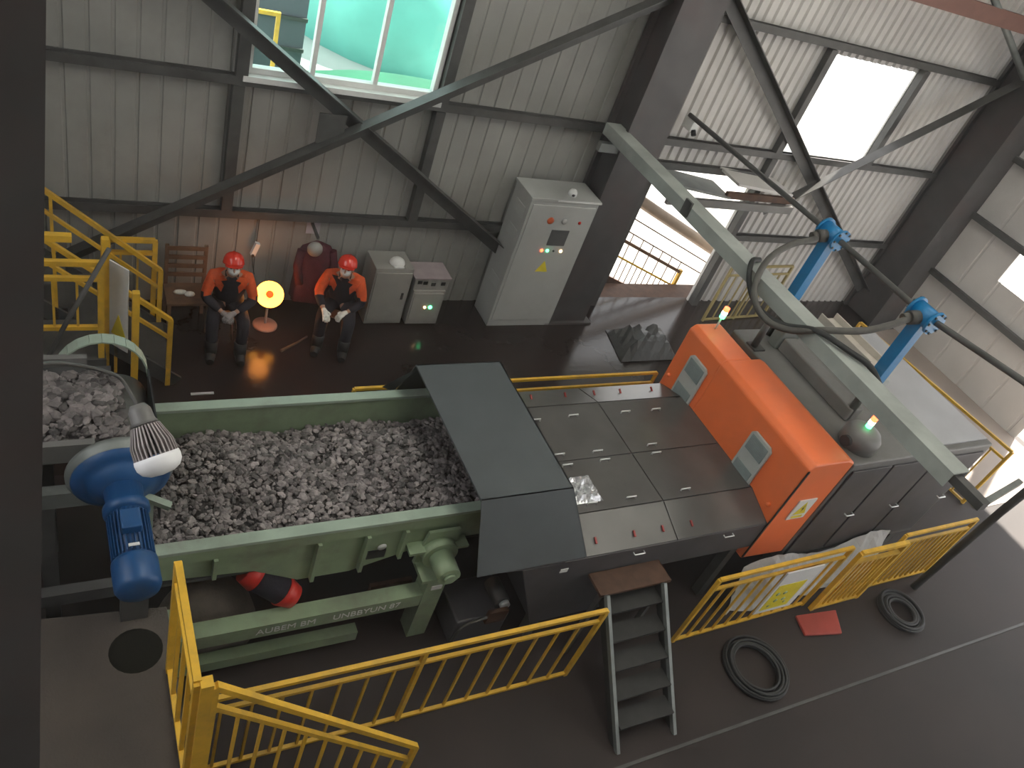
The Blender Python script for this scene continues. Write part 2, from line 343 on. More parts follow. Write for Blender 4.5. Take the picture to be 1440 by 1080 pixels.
for y in (1.5,):
    for z in (2.55, 3.65): struct('wall_girt', MB().box(RX - 0.12, RX - 0.02, 4.6, 7.7, z - 0.05, z + 0.05), M['steel'])
struct('wall_girt', MB().box(RX - 0.12, RX - 0.02, 4.6, 7.7, 1.3, 1.4), M['steel'])
def brace(p, q, m='steel', y=8.30, w=0.16):
    b = MB(); P = Vector((p[0], y, p[1])); Q = Vector((q[0], y, q[1]))
    b.beam(P, Q, 0.012, w, (0, 0, 1)); d = (Q - P).normalized(); n = Vector((0, 1, 0)).cross(d).normalized()
    if n.z < 0: n = -n
    b.beam(P + n * (w / 2) + Vector((0, -w / 2, 0)), Q + n * (w / 2) + Vector((0, -w / 2, 0)), w, 0.012, n)
    return struct('diagonal_brace', b, M[m])
brace((-0.45, 5.0), (6.5, 0.35)); brace((-0.45, 0.45), (6.5, 4.72), y=8.18)
brace((7.15, 4.98), (13.7, 0.45)); brace((9.85, 2.03), (13.7, 4.62), y=8.18)
# gusset plates
struct('trim_1', MB().prism([(2.6, 8.12, 2.45), (2.9, 8.12, 2.45), (2.9, 8.12, 2.8), (2.6, 8.12, 2.8)], (0, 0.012, 0)), M['steel'])
struct('trim_2', MB().box(9.3, 13.9, 7.95, 8.05, 5.40, 5.62), mat('red_oxide', (0.20, 0.10, 0.08), 0.6))
struct('roof_stay', MB().tube([(11.6, 8.0, 5.75), (13.56, 8.0, 4.82)], 0.05), M['steel_l'])
# window, left bay
w = MB(); fw = 0.055
x0, x1, z0, z1 = 1.88, 4.02, 2.99, 5.58
w.box(x0, x1, 8.46, 8.56, z0, z0 + 0.06).box(x0, x1, 8.46, 8.56, z1 - 0.06, z1).box(x0, x0 + 0.05, 8.46, 8.56, z0 + .06, z1 - .06).box(x1 - 0.05, x1, 8.46, 8.56, z0 + .06, z1 - .06)
for x in (2.56, 3.27): w.box(x - 0.025, x + 0.025, 8.47, 8.55, z0 + .06, z1 - .06)
w.box(x0 + .05, x1 - .05, 8.47, 8.55, 4.55, 4.60)
win = struct('window_1', w, M['white'])
struct('window_pane', MB().box(x0 + 0.05, x1 - 0.05, 8.505, 8.511, z0 + .06, z1 - .06), M['glass'], parent=win)
struct('window_sill', MB().box(x0 - 0.05, x1 + 0.05, 8.36, 8.52, z0 - 0.06, z0), M['white'], parent=win)
# roof over door opening: bent canopy sheet
cn = thing('door_canopy', 'bent grey sheet metal canopy above the bright doorway in the back wall', 'canopy', (8.6, 8.3, 2.35))
MB().prism([(7.65, 7.95, 2.42), (8.75, 7.95, 2.30), (8.78, 7.95, 2.33), (7.65, 7.95, 2.46)], (0, 0.5, 0)).build('canopy_sheet', M['steel_l'], cn)
MB().prism([(8.8, 7.95, 2.52), (10.0, 7.95, 2.42), (10.0, 7.95, 2.47), (8.8, 7.95, 2.56)], (0, 0.5, 0)).build('canopy_sheet', M['sheet_r'], cn)
MB().box(7.6, 10.1, 7.9, 7.96, 2.16, 2.28).build('front_beam', M['housing'], cn)
MB().box(8.7, 10.1, 7.96, 8.02, 2.3, 2.4).build('angle_bar', M['rust'], cn)

# ------------------------------------------------------------------ outside
struct('exterior_ground', MB().box(-10, 30, 9.1, 45, -1.4, -1.2).box(14.7, 40, -10, 9.1, -0.3, -0.1), M['ext_ground'])
struct('exterior_landing', MB().box(7.0, 13.0, 8.6, 9.0, -0.2, -0.01), M['rust'])
struct('added_sun_shade', MB().box(6.8, 12.2, 8.56, 9.75, 2.46, 2.50), M['steel_l'])  # plate added outside to keep sun off the floor inside the doorway
es = thing('outside_stair', 'dark stair with thin railing descending outside the bright doorway', 'stair', (8.9, 9.05, -1.2))
MB().prism([(7.3, 9.02, -1.2), (11.6, 9.02, -1.2), (7.3, 9.02, 0.47)], (0, 0.05, 0)).build('stringer', M['rust'], es)
for dz, w_ in ((0.70, 0.05), (0.40, 0.03), (0.88, 0.02), (1.12, 0.02)): MB().beam((7.3, 9.04, 0.47 + dz), (9.75 if dz < 0.8 else 10.3, 9.04, (-0.48 if dz < 0.8 else -0.70) + dz), w_, w_).build('handrail', M['yellow'] if dz < 0.5 else M['wood'], es)
MB().beam((9.72, 9.04, -0.5), (9.72, 9.04, 0.28), 0.06, 0.06).build('post', M['yellow'], es)
for k in range(18):
    x = 7.42 + k * 0.13; z = 0.47 - (x - 7.3) * 0.388; MB().beam((x, 9.04, z), (x, 9.04, z + (0.88 if k % 2 else 0.40)), 0.014, 0.014).build('baluster', M['wood'], es)
tag(centred(MB().tube([(7.2, 9.25, 1.92), (8.7, 9.25, 1.30), (10.6, 9.25, 0.53), (14.9, 9.25, -1.2)], 0.10, 14), 'outside_pipe', mat('beige_paint', (0.35, 0.26, 0.19), 0.6), (8.8, 9.25, 1.3)), 'thick beige pipe slanting down outside the bright doorway', 'pipe')
mnd = MB(); mnd.ball((9.2, 23.5, -0.6), 1.0, 28, 16, (3.6, 4.2, 3.6))
tag(centred(mnd, 'covered_mound', M['turq'], (9.2, 23.5, -1.2)), 'pale turquoise covered mound outside the window', 'mound')
mnd = MB(); mnd.ball((6.3, 14.4, -1.2), 1.0, 28, 16, (4.6, 1.7, 2.0))
tag(centred(mnd, 'netting_bank', M['greent'], (6.3, 14.4, -1.2)), 'low bank under green netting right outside the window', 'bank')
sh = thing('shed', 'grey clad shed seen through the left window panes', 'shed', (3.5, 16.5, -1.2))
MB().box(1.6, 4.62, 16.2, 18, -1.2, 3.4).build('wall', M['ext_wall'], sh)
for z in (0.35, 0.95, 1.6): MB().box(1.6, 4.63, 16.14, 16.2, z, z + 0.07).build('rail', M['steel'], sh)
yr = thing('outside_railing', 'yellow railing outside seen through the left window pane', 'railing', (3.0, 13, -1.2))
MB().box(1.9, 3.3, 12.97, 13.03, 2.06, 2.12).build('top_rail', M['yellow'], yr); MB().box(1.9, 3.3, 12.97, 13.03, 1.6, 1.64).build('middle_rail', M['yellow'], yr)
for x in (2.1, 3.27): MB().box(x - .03, x + .03, 12.97, 13.03, -1.2, 2.06).build('post', M['yellow'], yr)

# ------------------------------------------------------------------ railings
def fence(p, q, h=1.08, label='', step=0.19, posts=(0, 1), group=None, m='yellow', r=0.018, second=0.16, bottom=0.03, name='railing', skip_pick=None, panel=None, pr=0.01):
    """p, q: foot points (may differ in z)"""
    p = Vector(p); q = Vector(q); L = (q - p).length; Lh = (q - p).xy.length
    t = thing(name, label, 'railing', tuple(p), group)
    Z = Vector((0, 0, 1))
    MB().beam(p + Z * h, q + Z * h, r * 2, r * 2).build('top_rail', M[m], t)
    MB().beam(p + Z * (h - second), q + Z * (h - second), r * 1.7, r * 1.7).build('middle_rail', M[m], t)
    MB().beam(p + Z * bottom, q + Z * bottom, r * 1.7, r * 1.7).build('bottom_rail', M[m], t)
    for f in posts:
        a = p.lerp(q, f); MB().beam(a, a + Z * (h + 0.0), r * 2.1, r * 2.1).build('post', M[m], t)
    n = max(1, int(Lh / step)); me = None
    for k in range(1, n):
        f = k / n
        if any(abs(f - g) * Lh < 0.05 for g in posts): continue
        a = p.lerp(q, f)
        if me is None:
            me = MB().beam(a + Z * bottom, a + Z * (h - second), pr * 2, pr * 2).build('picket', M[m], t); a0 = a
        else:
            c = me.copy(); COL.objects.link(c); c.parent = t; c.location = a - a0
    return t
fence((0.66, 2.70, 0), (4.06, 2.68, 0), 1.08, 'long yellow railing in front of the green feeder, ending at the steel stair', 0.205, (0, 0.5, 1))
fence((5.42, 2.72, 0), (7.38, 2.74, 0), 1.08, 'yellow railing just right of the steel stair, carrying the yellow warning sign', 0.165, (0, 1))
gt = fence((7.46, 2.66, 0), (8.25, 2.66, 0), 1.06, 'narrow yellow gate with close bars above the red plate', 0.085, (0, 1), name='railing_gate', r=0.024)
fence((8.3, 2.74, 0), (9.68, 2.74, 0), 1.08, 'yellow railing with close bars at the far right end near the bright doorway', 0.1, (0, 1))
fence((0.52, 2.72, 1.55), (0.52, 2.02, 1.55), 1.1, 'short thick yellow railing on the edge of the concrete slab beside the blue motor', 0.16, (0, 1), r=0.019, pr=0.012)
fence((0.60, 2.0, 1.5), (2.02, 2.0, 0.02), 1.12, 'sloping yellow stair railing going down from the slab corner at the bottom edge', 0.13, (0, 1), r=0.018, pr=0.009, bottom=0.1, second=0.2)
tag(centred(MB().beam((0.56, 2.01, 1.55), (0.56, 2.01, 2.66), 0.06, 0.06), 'corner_post', M['yellow'], (0.56, 2.01, 1.55)), 'thick yellow corner post where slab railing and stair railing meet', 'post')
fence((2.6, 5.6, 0), (6.5, 5.6, 0), 1.1, 'yellow railing behind the hood and the dark lids of the sorting machine', 0.2, (0, 0.45, 1), r=0.016)
fence((11.3, 6.5, 0), (11.62, 3.6, 0), 1.1, 'yellow railing running along the right side behind the grey machine housing', 0.22, (0, 0.5, 1), r=0.02)
fence((9.6, 7.95, 0), (11.1, 8.05, 0), 1.1, 'thin olive yellow railing against the corrugated wall right of the doorway', 0.2, (0, 0.5, 1), r=0.018, m='olive')
# stair beside slab (bottom edge)
st = thing('slab_stair', 'dark steel stair going down from the slab, behind the sloping yellow railing', 'stair', (0.6, 1.6, 0))
for k in range(6):
    MB().box(0.62 + k * 0.235, 0.86 + k * 0.235, 1.2, 1.94, 1.27 - k * 0.25, 1.30 - k * 0.25).build('tread', M['steel'], st)
for y in (1.2, 1.96): MB().beam((0.6, y, 1.42), (2.0, y, 0.04), 0.03, 0.18).build('stringer', M['steel'], st)

# left background stairs
bs = thing('yellow_stair', 'yellow steel stair with handrails beside the wall at the left edge', 'stair', (0.2, 7.3, 0))
def rail(p, q, w=0.045, nm='handrail', m='yellow', par=None): return MB().beam(p, q, w, w).build(nm, M[m], par or bs)
for y in (6.98, 7.85):
    rail((1.06, y, 0.90), (-1.0, y, 2.67)); rail((1.06, y, 0.66), (-1.0, y, 2.43), 0.035, 'middle_rail')
    for k, x in enumerate((1.06, 0.55, 0.04, -0.47)):
        rail((x, y, max(0.0, (1.06 - x) * 0.9 - 0.25)), (x, y, 0.9 + (1.06 - x) * 0.86), 0.05 if k == 0 else 0.03, 'post')
    MB().beam((1.15, y, 0.03), (-1.0, y, 1.85), 0.03, 0.16).build('stringer', M['steel'], bs)
for k in range(8): MB().box(0.86 - k * 0.24, 1.1 - k * 0.24, 7.0, 7.83, 0.16 + k * 0.22, 0.19 + k * 0.22).build('tread', M['steel'], bs)
lf = fence((-0.9, 6.35, 0.98), (0.38, 6.35, 0.98), 1.05, 'yellow guard railing of the raised landing by the left column', 0.16, (0, 1), r=0.024, bottom=0.35)
MB().beam((-0.9, 6.35, 2.3), (0.17, 6.35, 2.28), 0.06, 0.06).build('upper_rail', M['yellow'], lf)
fence((0.50, 7.9, 0), (1.0, 7.9, 0), 1.25, 'short yellow railing against the wall behind the stair', 0.16, (0, 1), r=0.024)
struct('landing', MB().box(-1.2, 0.42, 6.3, 6.9, 0.90, 0.98).box(-1.1, -1.0, 6.35, 6.45, 0, 0.9).box(0.3, 0.4, 6.38, 6.45, 0, 0.9), M['steel'])
sg = thing('sign_board', 'white board with yellow hazard mark tied to the yellow posts', 'sign', (0.56, 6.5, 1.0))
MB().prism([(0.46, 6.52, 1.0), (0.60, 6.36, 1.0), (0.60, 6.36, 1.95), (0.46, 6.52, 1.95)], (0.006, 0.012, 0)).build('board', M['white'], sg)
MB().prism([(0.475, 6.500, 1.15), (0.59, 6.369, 1.15), (0.53, 6.437, 1.4)], (-0.004, -0.004, 0)).build('hazard_triangle', M['warn'], sg)
for x, y, z in ((0.43, 6.56, 2.15), (0.66, 6.32, 1.75)): MB().beam((x, y, 0), (x, y, z), 0.06, 0.06).build('post', M['yellow'], sg)
tag(centred(MB().tube([(0.44, 6.25, 2.25), (0.1, 6.2, 1.5), (-0.25, 6.1, 0.7), (-0.55, 6.02, 0.0)], 0.022), 'dark_pole', M['steel'], (0.1, 6.3, 1.2)), 'dark pole leaning across the yellow railings at the left', 'pole')

# ------------------------------------------------------------------ concrete slab and foreground column
struct('concrete_slab', MB().prism([(-4, -4, 1.2), (0.56, -4, 1.2), (0.56, 3.18, 1.2), (-4, 3.6, 1.2)], (0, 0, 0.35)).box(-4, 0.46, -4, 3.05, 0, 1.2), M['concrete'], bevel=0.01)
struct('steel_column', MB().prism([(-0.5, 1.04, 1.55), (-0.217, 1.04, 1.55), (-0.217, 1.2, 1.55), (-0.5, 1.2, 1.55)], (0.28, 0, 5.6)), M['column'])
tag(centred(MB().lathe((0.35, 2.90, 1.55), (0, 0, 1), [(0.001, 0.006), (0.125, 0.006), (0.15, 0.004), (0.155, 0.0)], 24), 'rubber_mat', mat('matte_black', (0.012, 0.011, 0.008), 0.95, spec=0.1), (0.35, 2.90, 1.55)), 'round black rubber mat lying on the concrete slab', 'mat')

# ------------------------------------------------------------------ green vibrating feeder
fd = thing('vibrating_feeder', 'long green vibrating feeder trough full of broken ore on a green frame', 'feeder', (1.8, 4.4, 0))
Y0, Y1 = 3.66, 5.06
def plate(y, t, nm):
    prof = [(0.45, 1.47), (0.45, 1.15), (1.25, 1.08), (1.62, 0.86), (2.05, 0.86), (2.75, 1.08), (3.7, 1.12), (3.7, 1.47)]
    return MB().prism([(x, y, z) for x, z in prof], (0, t, 0)).build(nm, M['green'], fd)
plate(Y0, 0.02, 'side_plate'); plate(Y1, 0.02, 'side_plate')
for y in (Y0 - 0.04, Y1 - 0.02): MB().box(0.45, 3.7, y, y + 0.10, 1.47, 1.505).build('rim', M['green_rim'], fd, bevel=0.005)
MB().box(0.45, 3.05, Y0 - 0.035, Y0 + 0.0, 1.36, 1.47).build('rim', M['green'], fd)
MB().box(0.43, 0.45, Y0, Y1 + .02, 1.05, 1.42).build('end_plate', M['green'], fd)
MB().box(0.45, 3.7, Y0 + 0.02, Y1, 1.03, 1.06).build('trough_floor', M['steel'], fd)
for x, zb in ((0.95, 1.13), (1.72, 0.88), (2.12, 0.90), (2.45, 1.0)):
    MB().box(x - 0.015, x + 0.015, Y0 - 0.06, Y0, zb, 1.36).build('rib', M['green'], fd)
MB().box(2.5, 3.05, Y0 - 0.12, Y0 - 0.0, 1.10, 1.13).build('bracket', M['green'], fd)
# bearing housing on leg
MB().box(2.62, 2.98, 3.40, 3.62, 0.86, 0.90).build('bracket', M['green'], fd)
MB().cyl((2.79, 3.62, 1.06), (2.79, 3.52, 1.06), 0.16, n=28).cyl((2.79, 3.52, 1.06), (2.79, 3.30, 1.06), 0.105, 0.10, 28).cyl((2.79, 3.30, 1.06), (2.79, 3.27, 1.06), 0.05, n=20).build('bearing', M['green'], fd)
MB().prism([(2.6, 3.6, 0.9), (2.66, 3.6, 1.3), (2.95, 3.6, 1.3), (2.98, 3.6, 0.9)], (0, 0.03, 0)).build('bearing_plate', M['green'], fd)
for x in (2.78, 0.62):
    for y in (3.50, 5.1): MB().box(x - 0.09, x + 0.09, y - 0.09, y + 0.09, 0, 0.86).build('leg', M['green'], fd)
MB().box(0.53, 2.69, 3.42, 3.56, 0.50, 0.66).build('frame_beam', M['green'], fd)
MB().box(0.53, 2.69, 5.03, 5.17, 0.50, 0.66).build('frame_beam', M['green'], fd)
MB().box(0.5, 2.2, 3.45, 3.55, 0.08, 0.20).build('lower_beam', M['green'], fd)
MB().box(2.74, 2.84, 3.4, 3.41, 0.74, 0.79).build('label_plate', M['white'], fd)
pl = MB().box(2.17, 2.33, Y0 - 0.012, Y0, 1.00, 1.10).build('name_plate', M['ink'], fd)
MB().lathe((2.28, Y0 - 0.014, 1.15), (0, -1, 0), [(0.0, 0.002), (0.04, 0.002), (0.04, 0.0)], 20).build('round_sticker', M['white'], fd)
text_mesh('lettering', 'AUBEM BM', 0.10, M['white'], fd, mw_front((1.52, 3.418, 0.575)))
text_mesh('lettering', 'UNBBYUN 87', 0.10, M['white'], fd, mw_front((2.20, 3.418, 0.575)))
# ore
def ore(name, label, xr, yr, zfun, n, smin, smax, seed):
    rnd = random.Random(seed); b = MB(); b.cur = 1
    nx, ny = 44, 26; vs = []
    for j in range(ny + 1):
        for i in range(nx + 1):
            x = xr[0] + (xr[1] - xr[0]) * i / nx; y = yr[0] + (yr[1] - yr[0]) * j / ny
            vs.append((x, y, zfun(x, y) - 0.015 + rnd.uniform(-0.006, 0.006)))
    b.add(vs, [(j * (nx + 1) + i, j * (nx + 1) + i + 1, (j + 1) * (nx + 1) + i + 1, (j + 1) * (nx + 1) + i) for j in range(ny) for i in range(nx)])
    b.cur = 0
    ico = []; t = (1 + 5 ** 0.5) / 2
    for a in ((-1, t, 0), (1, t, 0), (-1, -t, 0), (1, -t, 0), (0, -1, t), (0, 1, t), (0, -1, -t), (0, 1, -t), (t, 0, -1), (t, 0, 1), (-t, 0, -1), (-t, 0, 1)): ico.append(Vector(a).normalized())
    F = [(0, 11, 5), (0, 5, 1), (0, 1, 7), (0, 7, 10), (0, 10, 11), (1, 5, 9), (5, 11, 4), (11, 10, 2), (10, 7, 6), (7, 1, 8), (3, 9, 4), (3, 4, 2), (3, 2, 6), (3, 6, 8), (3, 8, 9), (4, 9, 5), (2, 4, 11), (6, 2, 10), (8, 6, 7), (9, 8, 1)]
    for k in range(n):
        x = rnd.uniform(xr[0] + .02, xr[1] - .02); y = rnd.uniform(yr[0] + .02, yr[1] - .02)
        s = smin + (smax - smin) * rnd.random() ** 2.5
        rot = Matrix.Rotation(rnd.uniform(0, 6.28), 3, 'Z') @ Matrix.Rotation(rnd.gauss(0, 0.35), 3, 'X')
        sc = Vector((rnd.uniform(0.8, 1.3), rnd.uniform(0.6, 1.0), rnd.uniform(0.4, 0.75))); c = Vector((x, y, zfun(x, y) + s * 0.15 + rnd.uniform(-.008, .012)))
        jit = [p * rnd.uniform(0.75, 1.15) for p in ico]
        b.add([c + rot @ Vector((p.x * sc.x, p.y * sc.y, p.z * sc.z)) * s for p in jit], F)
    off = Vector(((xr[0] + xr[1]) / 2, (yr[0] + yr[1]) / 2, 1.3))
    me = bpy.data.meshes.new(name); me.from_pydata([tuple(v - off) for v in b.v], [], b.f)
    me.materials.append(M['ore'] if seed == 3 else M['ore_dim']); me.materials.append(M['ore_bed']); me.polygons.foreach_set('material_index', b.mi)
    o = bpy.data.objects.new(name, me); COL.objects.link(o); o.location = off
    return tag(o, label, 'ore', kind='stuff')
def ztr(x, y):
    m = min(1.0, max(0, (x - 0.45) / 0.5)); e = min(1, (5.05 - y) / 0.45); d = max(0, min(1, (3.3 - x) / 0.3))
    return 1.13 + 0.17 * m * (0.25 + 0.75 * e) + 0.06 * d * e + 0.03 * math.sin(x * 5 + y * 3)
ore('crushed_ore', 'bed of grey brown broken ore filling the green feeder trough', (0.46, 3.6), (Y0 + .03, Y1 - .01), ztr, 6400, 0.014, 0.046, 3)

# red and blue drive under the feeder
vm = thing('vibration_motor', 'red and dark blue motor slung under the green trough', 'motor', (1.42, 3.7, 0.85))
MB().cyl((1.30, 3.72, 0.92), (1.50, 3.64, 0.78), 0.12, n=24).build('housing', M['navy'], vm)
MB().cyl((1.21, 3.755, 0.98), (1.30, 3.72, 0.92), 0.10, 0.13, 24).build('end_cover', M['red'], vm)
MB().cyl((1.50, 3.64, 0.78), (1.60, 3.60, 0.71), 0.13, 0.10, 24).build('end_cover', M['red'], vm)
MB().box(1.33, 1.45, 3.68, 3.72, 0.95, 1.12).build('bracket', M['green'], vm)
md = MB(); md.ball((1.0, 3.9, 0.0), 1.0, 24, 12, (0.42, 0.35, 0.62))
tag(centred(md, 'spilled_fines', M['sack'], (1.0, 3.9, 0)), 'brown heap of spilled fines under the left end of the feeder', 'heap', kind='stuff')

# ------------------------------------------------------------------ belt conveyor with head pulley
bc = thing('belt_conveyor', 'short grey belt conveyor carrying ore in from the left edge', 'conveyor', (0, 4.5, 0))
def bz(x): return 2.12 - max(0, x - 0.30) ** 2 * 1.5
bl = MB()
for j, (ya, yb, za, zb) in enumerate(((4.08, 4.22, 0.10, 0.0), (4.22, 4.70, 0.0, 0.0), (4.70, 4.84, 0.0, 0.10))):
    bl.prism([(-3.5, ya, 2.08 + za), (-3.5, yb, 2.08 + zb), (-3.5, yb, 2.10 + zb), (-3.5, ya, 2.10 + za)], (3.85, 0, 0))
bl.build('belt', M['black'], bc)
MB().cyl((0.36, 4.05, 1.86), (0.36, 4.87, 1.86), 0.235, n=32).build('head_pulley', M['rubber'], bc)
for y in (4.02, 4.86):
    MB().box(-3.5, 0.2, y, y + 0.05, 2.10, 2.26).build('skirt_board', M['housing'], bc)
MB().box(-3.5, 0.5, 3.93, 4.01, 1.76, 1.90).build('side_frame', M['steel_l'], bc); MB().box(-3.5, 0.5, 4.90, 4.98, 1.76, 1.90).build('side_frame', M['steel_l'], bc)
for x in (-0.1, -1.4): 
    for y in (3.97, 4.94): MB().box(x - .05, x + .05, y - .04, y + .04, 0, 1.76).build('leg', M['steel'], bc)
MB().cyl((0.36, 3.75, 1.99), (0.36, 4.05, 1.99), 0.04, n=16).build('shaft', M['chrome'], bc)
hp = []
for k in range(13):
    a = math.pi * k / 12; hp.append((0.30 - 0.30 * math.cos(a), 4.90, 2.02 + 0.34 * math.sin(a)))
hb = MB()
for k in range(12):
    a, b_ = Vector(hp[k]), Vector(hp[k + 1]); hb.prism([a, b_, b_ + Vector((0, .10, 0)), a + Vector((0, .10, 0))], (Vector(((a.x + b_.x) / 2 - 0.30, 0, (a.z + b_.z) / 2 - 2.02)).normalized() * 0.012))
hb.build('head_guard', M['green_rim'], bc)
MB().prism([(0.62, 4.1, 1.3), (0.62, 4.9, 1.3), (0.60, 4.9, 2.1), (0.60, 4.1, 2.1)], (0.012, 0, 0)).build('discharge_flap', M['black'], bc)
ore('ore_on_belt', 'coarse grey ore lying on the incoming belt at the left edge', (-1.2, 0.42), (4.12, 4.82), lambda x, y: 2.16 + 0.08 * (1 - ((y - 4.47) / 0.35) ** 2) - max(0, x - 0.2) ** 2 * 2.2, 1500, 0.02, 0.06, 9)
struct('trim_3', MB().box(-3.5, 0.42, 3.62, 3.70, 1.10, 1.22).box(-3.5, 0.42, 3.40, 3.48, 0.6, 0.72), M['steel'])

# blue gear motor
gm = thing('gear_motor', 'large blue gear motor with wide round flange driving the belt pulley', 'motor', (0.35, 3.4, 1.55))
ax = Vector((0.03, -1, -0.06)).normalized(); c0 = Vector((0.33, 3.78, 2.22))
MB().lathe(c0, ax, [(0.0, -0.05), (0.30, -0.05), (0.315, -0.03), (0.315, 0.0), (0.29, 0.015), (0.29, 0.03)], 40).build('flange', M['steel_l'], gm)
MB().lathe(c0, ax, [(0.29, 0.02), (0.285, 0.05), (0.24, 0.07), (0.20, 0.075), (0.195, 0.10), (0.15, 0.115), (0.13, 0.14), (0.0, 0.14)], 40).build('gearbox_cover', M['blue'], gm)
MB().lathe(c0 + ax * 0.13, ax, [(0.0, 0), (0.115, 0), (0.11, 0.12), (0.135, 0.14), (0.135, 0.18), (0.115, 0.20), (0.0, 0.20)], 28).build('gear_case', M['blue'], gm, bevel=0)
mo = MB(); b0 = c0 + ax * 0.33
mo.lathe(b0, ax, [(0.0, 0), (0.105, 0), (0.105, 0.34), (0.0, 0.34)], 28)
side = ax.cross(Vector((0, 0, 1))).normalized(); upv = side.cross(ax).normalized()
for k in range(30):
    a = 2 * math.pi * k / 30; d = side * math.cos(a) + upv * math.sin(a)
    mo.beam(b0 + d * 0.112 + ax * 0.02, b0 + d * 0.112 + ax * 0.32, 0.006, 0.02, tuple(d))
mo.build('motor_body', M['blue'], gm)
MB().lathe(b0 + ax * 0.34, ax, [(0.0, 0), (0.128, 0), (0.13, 0.02), (0.13, 0.17), (0.115, 0.20), (0.06, 0.21), (0.0, 0.21)], 28).build('fan_cover', M['blue'], gm)
tb = b0 + ax * 0.14 + upv * 0.14
MB().beam(tb - ax * 0.07 , tb + ax * 0.07, 0.11, 0.07, tuple(upv)).build('terminal_box', M['blue'], gm, bevel=0.008)
pn = b0 + ax * 0.30 + upv * 0.128; MB().beam(pn - side * 0.03, pn + side * 0.03, 0.02, 0.006, tuple(upv)).build('name_plate', M['chrome'], gm)
br = MB(); br.beam((0.45, 3.72, 2.05), (0.62, 3.66, 1.98), 0.05, 0.04).beam((0.5, 3.7, 2.0), (0.5, 3.7, 1.52), 0.04, 0.04)
br.build('torque_arm', M['green_rim'], gm)
MB().box(0.28, 0.44, 3.12, 3.2, 1.55, 2.02).build('support', M['steel'], gm)

# LED bulb on bent arm
lb = thing('led_bulb', 'unlit white LED bulb with ribbed heat sink on a bent conduit', 'lamp', (0.25, 1.9, 4.5))
n0 = Vector((0.222, 1.962, 4.565)) ; d = (Vector((0.262, 1.80, 4.43)) - Vector((0.213, 1.935, 4.545))).normalized()
MB().lathe(n0, d, [(0.0, -0.02), (0.022, -0.02), (0.034, 0.0), (0.036, 0.035), (0.042, 0.045), (0.0, 0.05)], 20).build('socket', M['housing'], lb)
MB().lathe(n0 + d * 0.045, d, [(0.0, 0), (0.026, 0), (0.050, 0.07), (0.058, 0.10), (0.0, 0.10)], 24).build('core', M['steel'], lb)
hs = MB(); s1 = d.cross(Vector((0, 0, 1))).normalized(); s2 = s1.cross(d)
for k in range(30):
    a = 2 * math.pi * k / 30; e = s1 * math.cos(a) + s2 * math.sin(a); tng = d.cross(e) * 0.0022
    A = n0 + d * 0.045 + e * 0.024; B = n0 + d * 0.12 + e * 0.05; Cc = n0 + d * 0.155 + e * 0.056; D = n0 + d * 0.155 + e * 0.068; E_ = n0 + d * 0.11 + e * 0.066; G = n0 + d * 0.05 + e * 0.044
    hs.prism([p - tng for p in (A, B, Cc, D, E_, G)], tng * 2)
hs.build('heat_sink', M['ribs'], lb)
MB().lathe(n0 + d * 0.150, d, [(0.0, 0), (0.069, 0), (0.071, 0.012), (0.069, 0.03), (0.058, 0.048), (0.036, 0.060), (0.0, 0.064)], 28).build('diffuser', M['bulb'], lb)
MB().tube(smooth_path([n0 - d * 0.01, (0.18, 2.042, 4.622), (0.136, 2.038, 4.664), (0.059, 2.0, 4.728), (-0.029, 1.87, 4.853), (-0.08, 1.6, 5.03), (-0.10, 1.15, 5.1)]), 0.006, 8).build('conduit', M['steel'], lb)

# ------------------------------------------------------------------ sorting machine
hd = thing('feed_hood', 'slate grey sheet steel hood over the end of the feeder', 'hood', (3.3, 4.2, 0))
hx0, hx1 = 2.88, 3.76
MB().prism([(hx0, 5.05, 1.88), (hx0, 3.42, 1.88), (hx0, 3.42, 1.90), (hx0, 5.05, 1.90)], (hx1 - hx0, 0, 0)).build('top_panel', M['hood'], hd)
MB().prism([(hx0, 3.42, 1.9), (hx1, 3.42, 1.9), (4.0, 3.12, 1.28), (hx0 + 0.03, 3.12, 1.28)], (0, 0.012, 0.0)).build('front_panel', M['hood'], hd)
MB().prism([(hx0, 5.05, 1.9), (hx1, 5.05, 1.9), (4.0, 5.35, 1.28), (hx0 + 0.03, 5.35, 1.28)], (0, -0.012, 0.0)).build('back_panel', M['hood'], hd)
MB().prism([(hx1, 5.05, 1.9), (hx1, 3.42, 1.9), (4.0, 3.12, 1.28), (4.0, 5.35, 1.28)], (-0.012, 0, 0)).build('side_panel', M['hood'], hd)
MB().prism([(hx0, 5.0, 1.9), (hx0 - 0.12, 5.35, 1.35), (hx0 , 5.35, 1.28)], (0.01, 0, 0)).build('side_panel', M['hood'], hd)
MB().prism([(2.98, 3.13, 1.28), (4.0, 3.13, 1.28), (4.0, 3.13, 0.95), (3.5, 3.13, 1.22)], (0, 0.02, 0)).build('skirt', M['side'], hd)
lbp = MB().box(3.78, 3.86, 3.115, 3.125, 1.10, 1.15).build('label_plate', M['white'], hd)

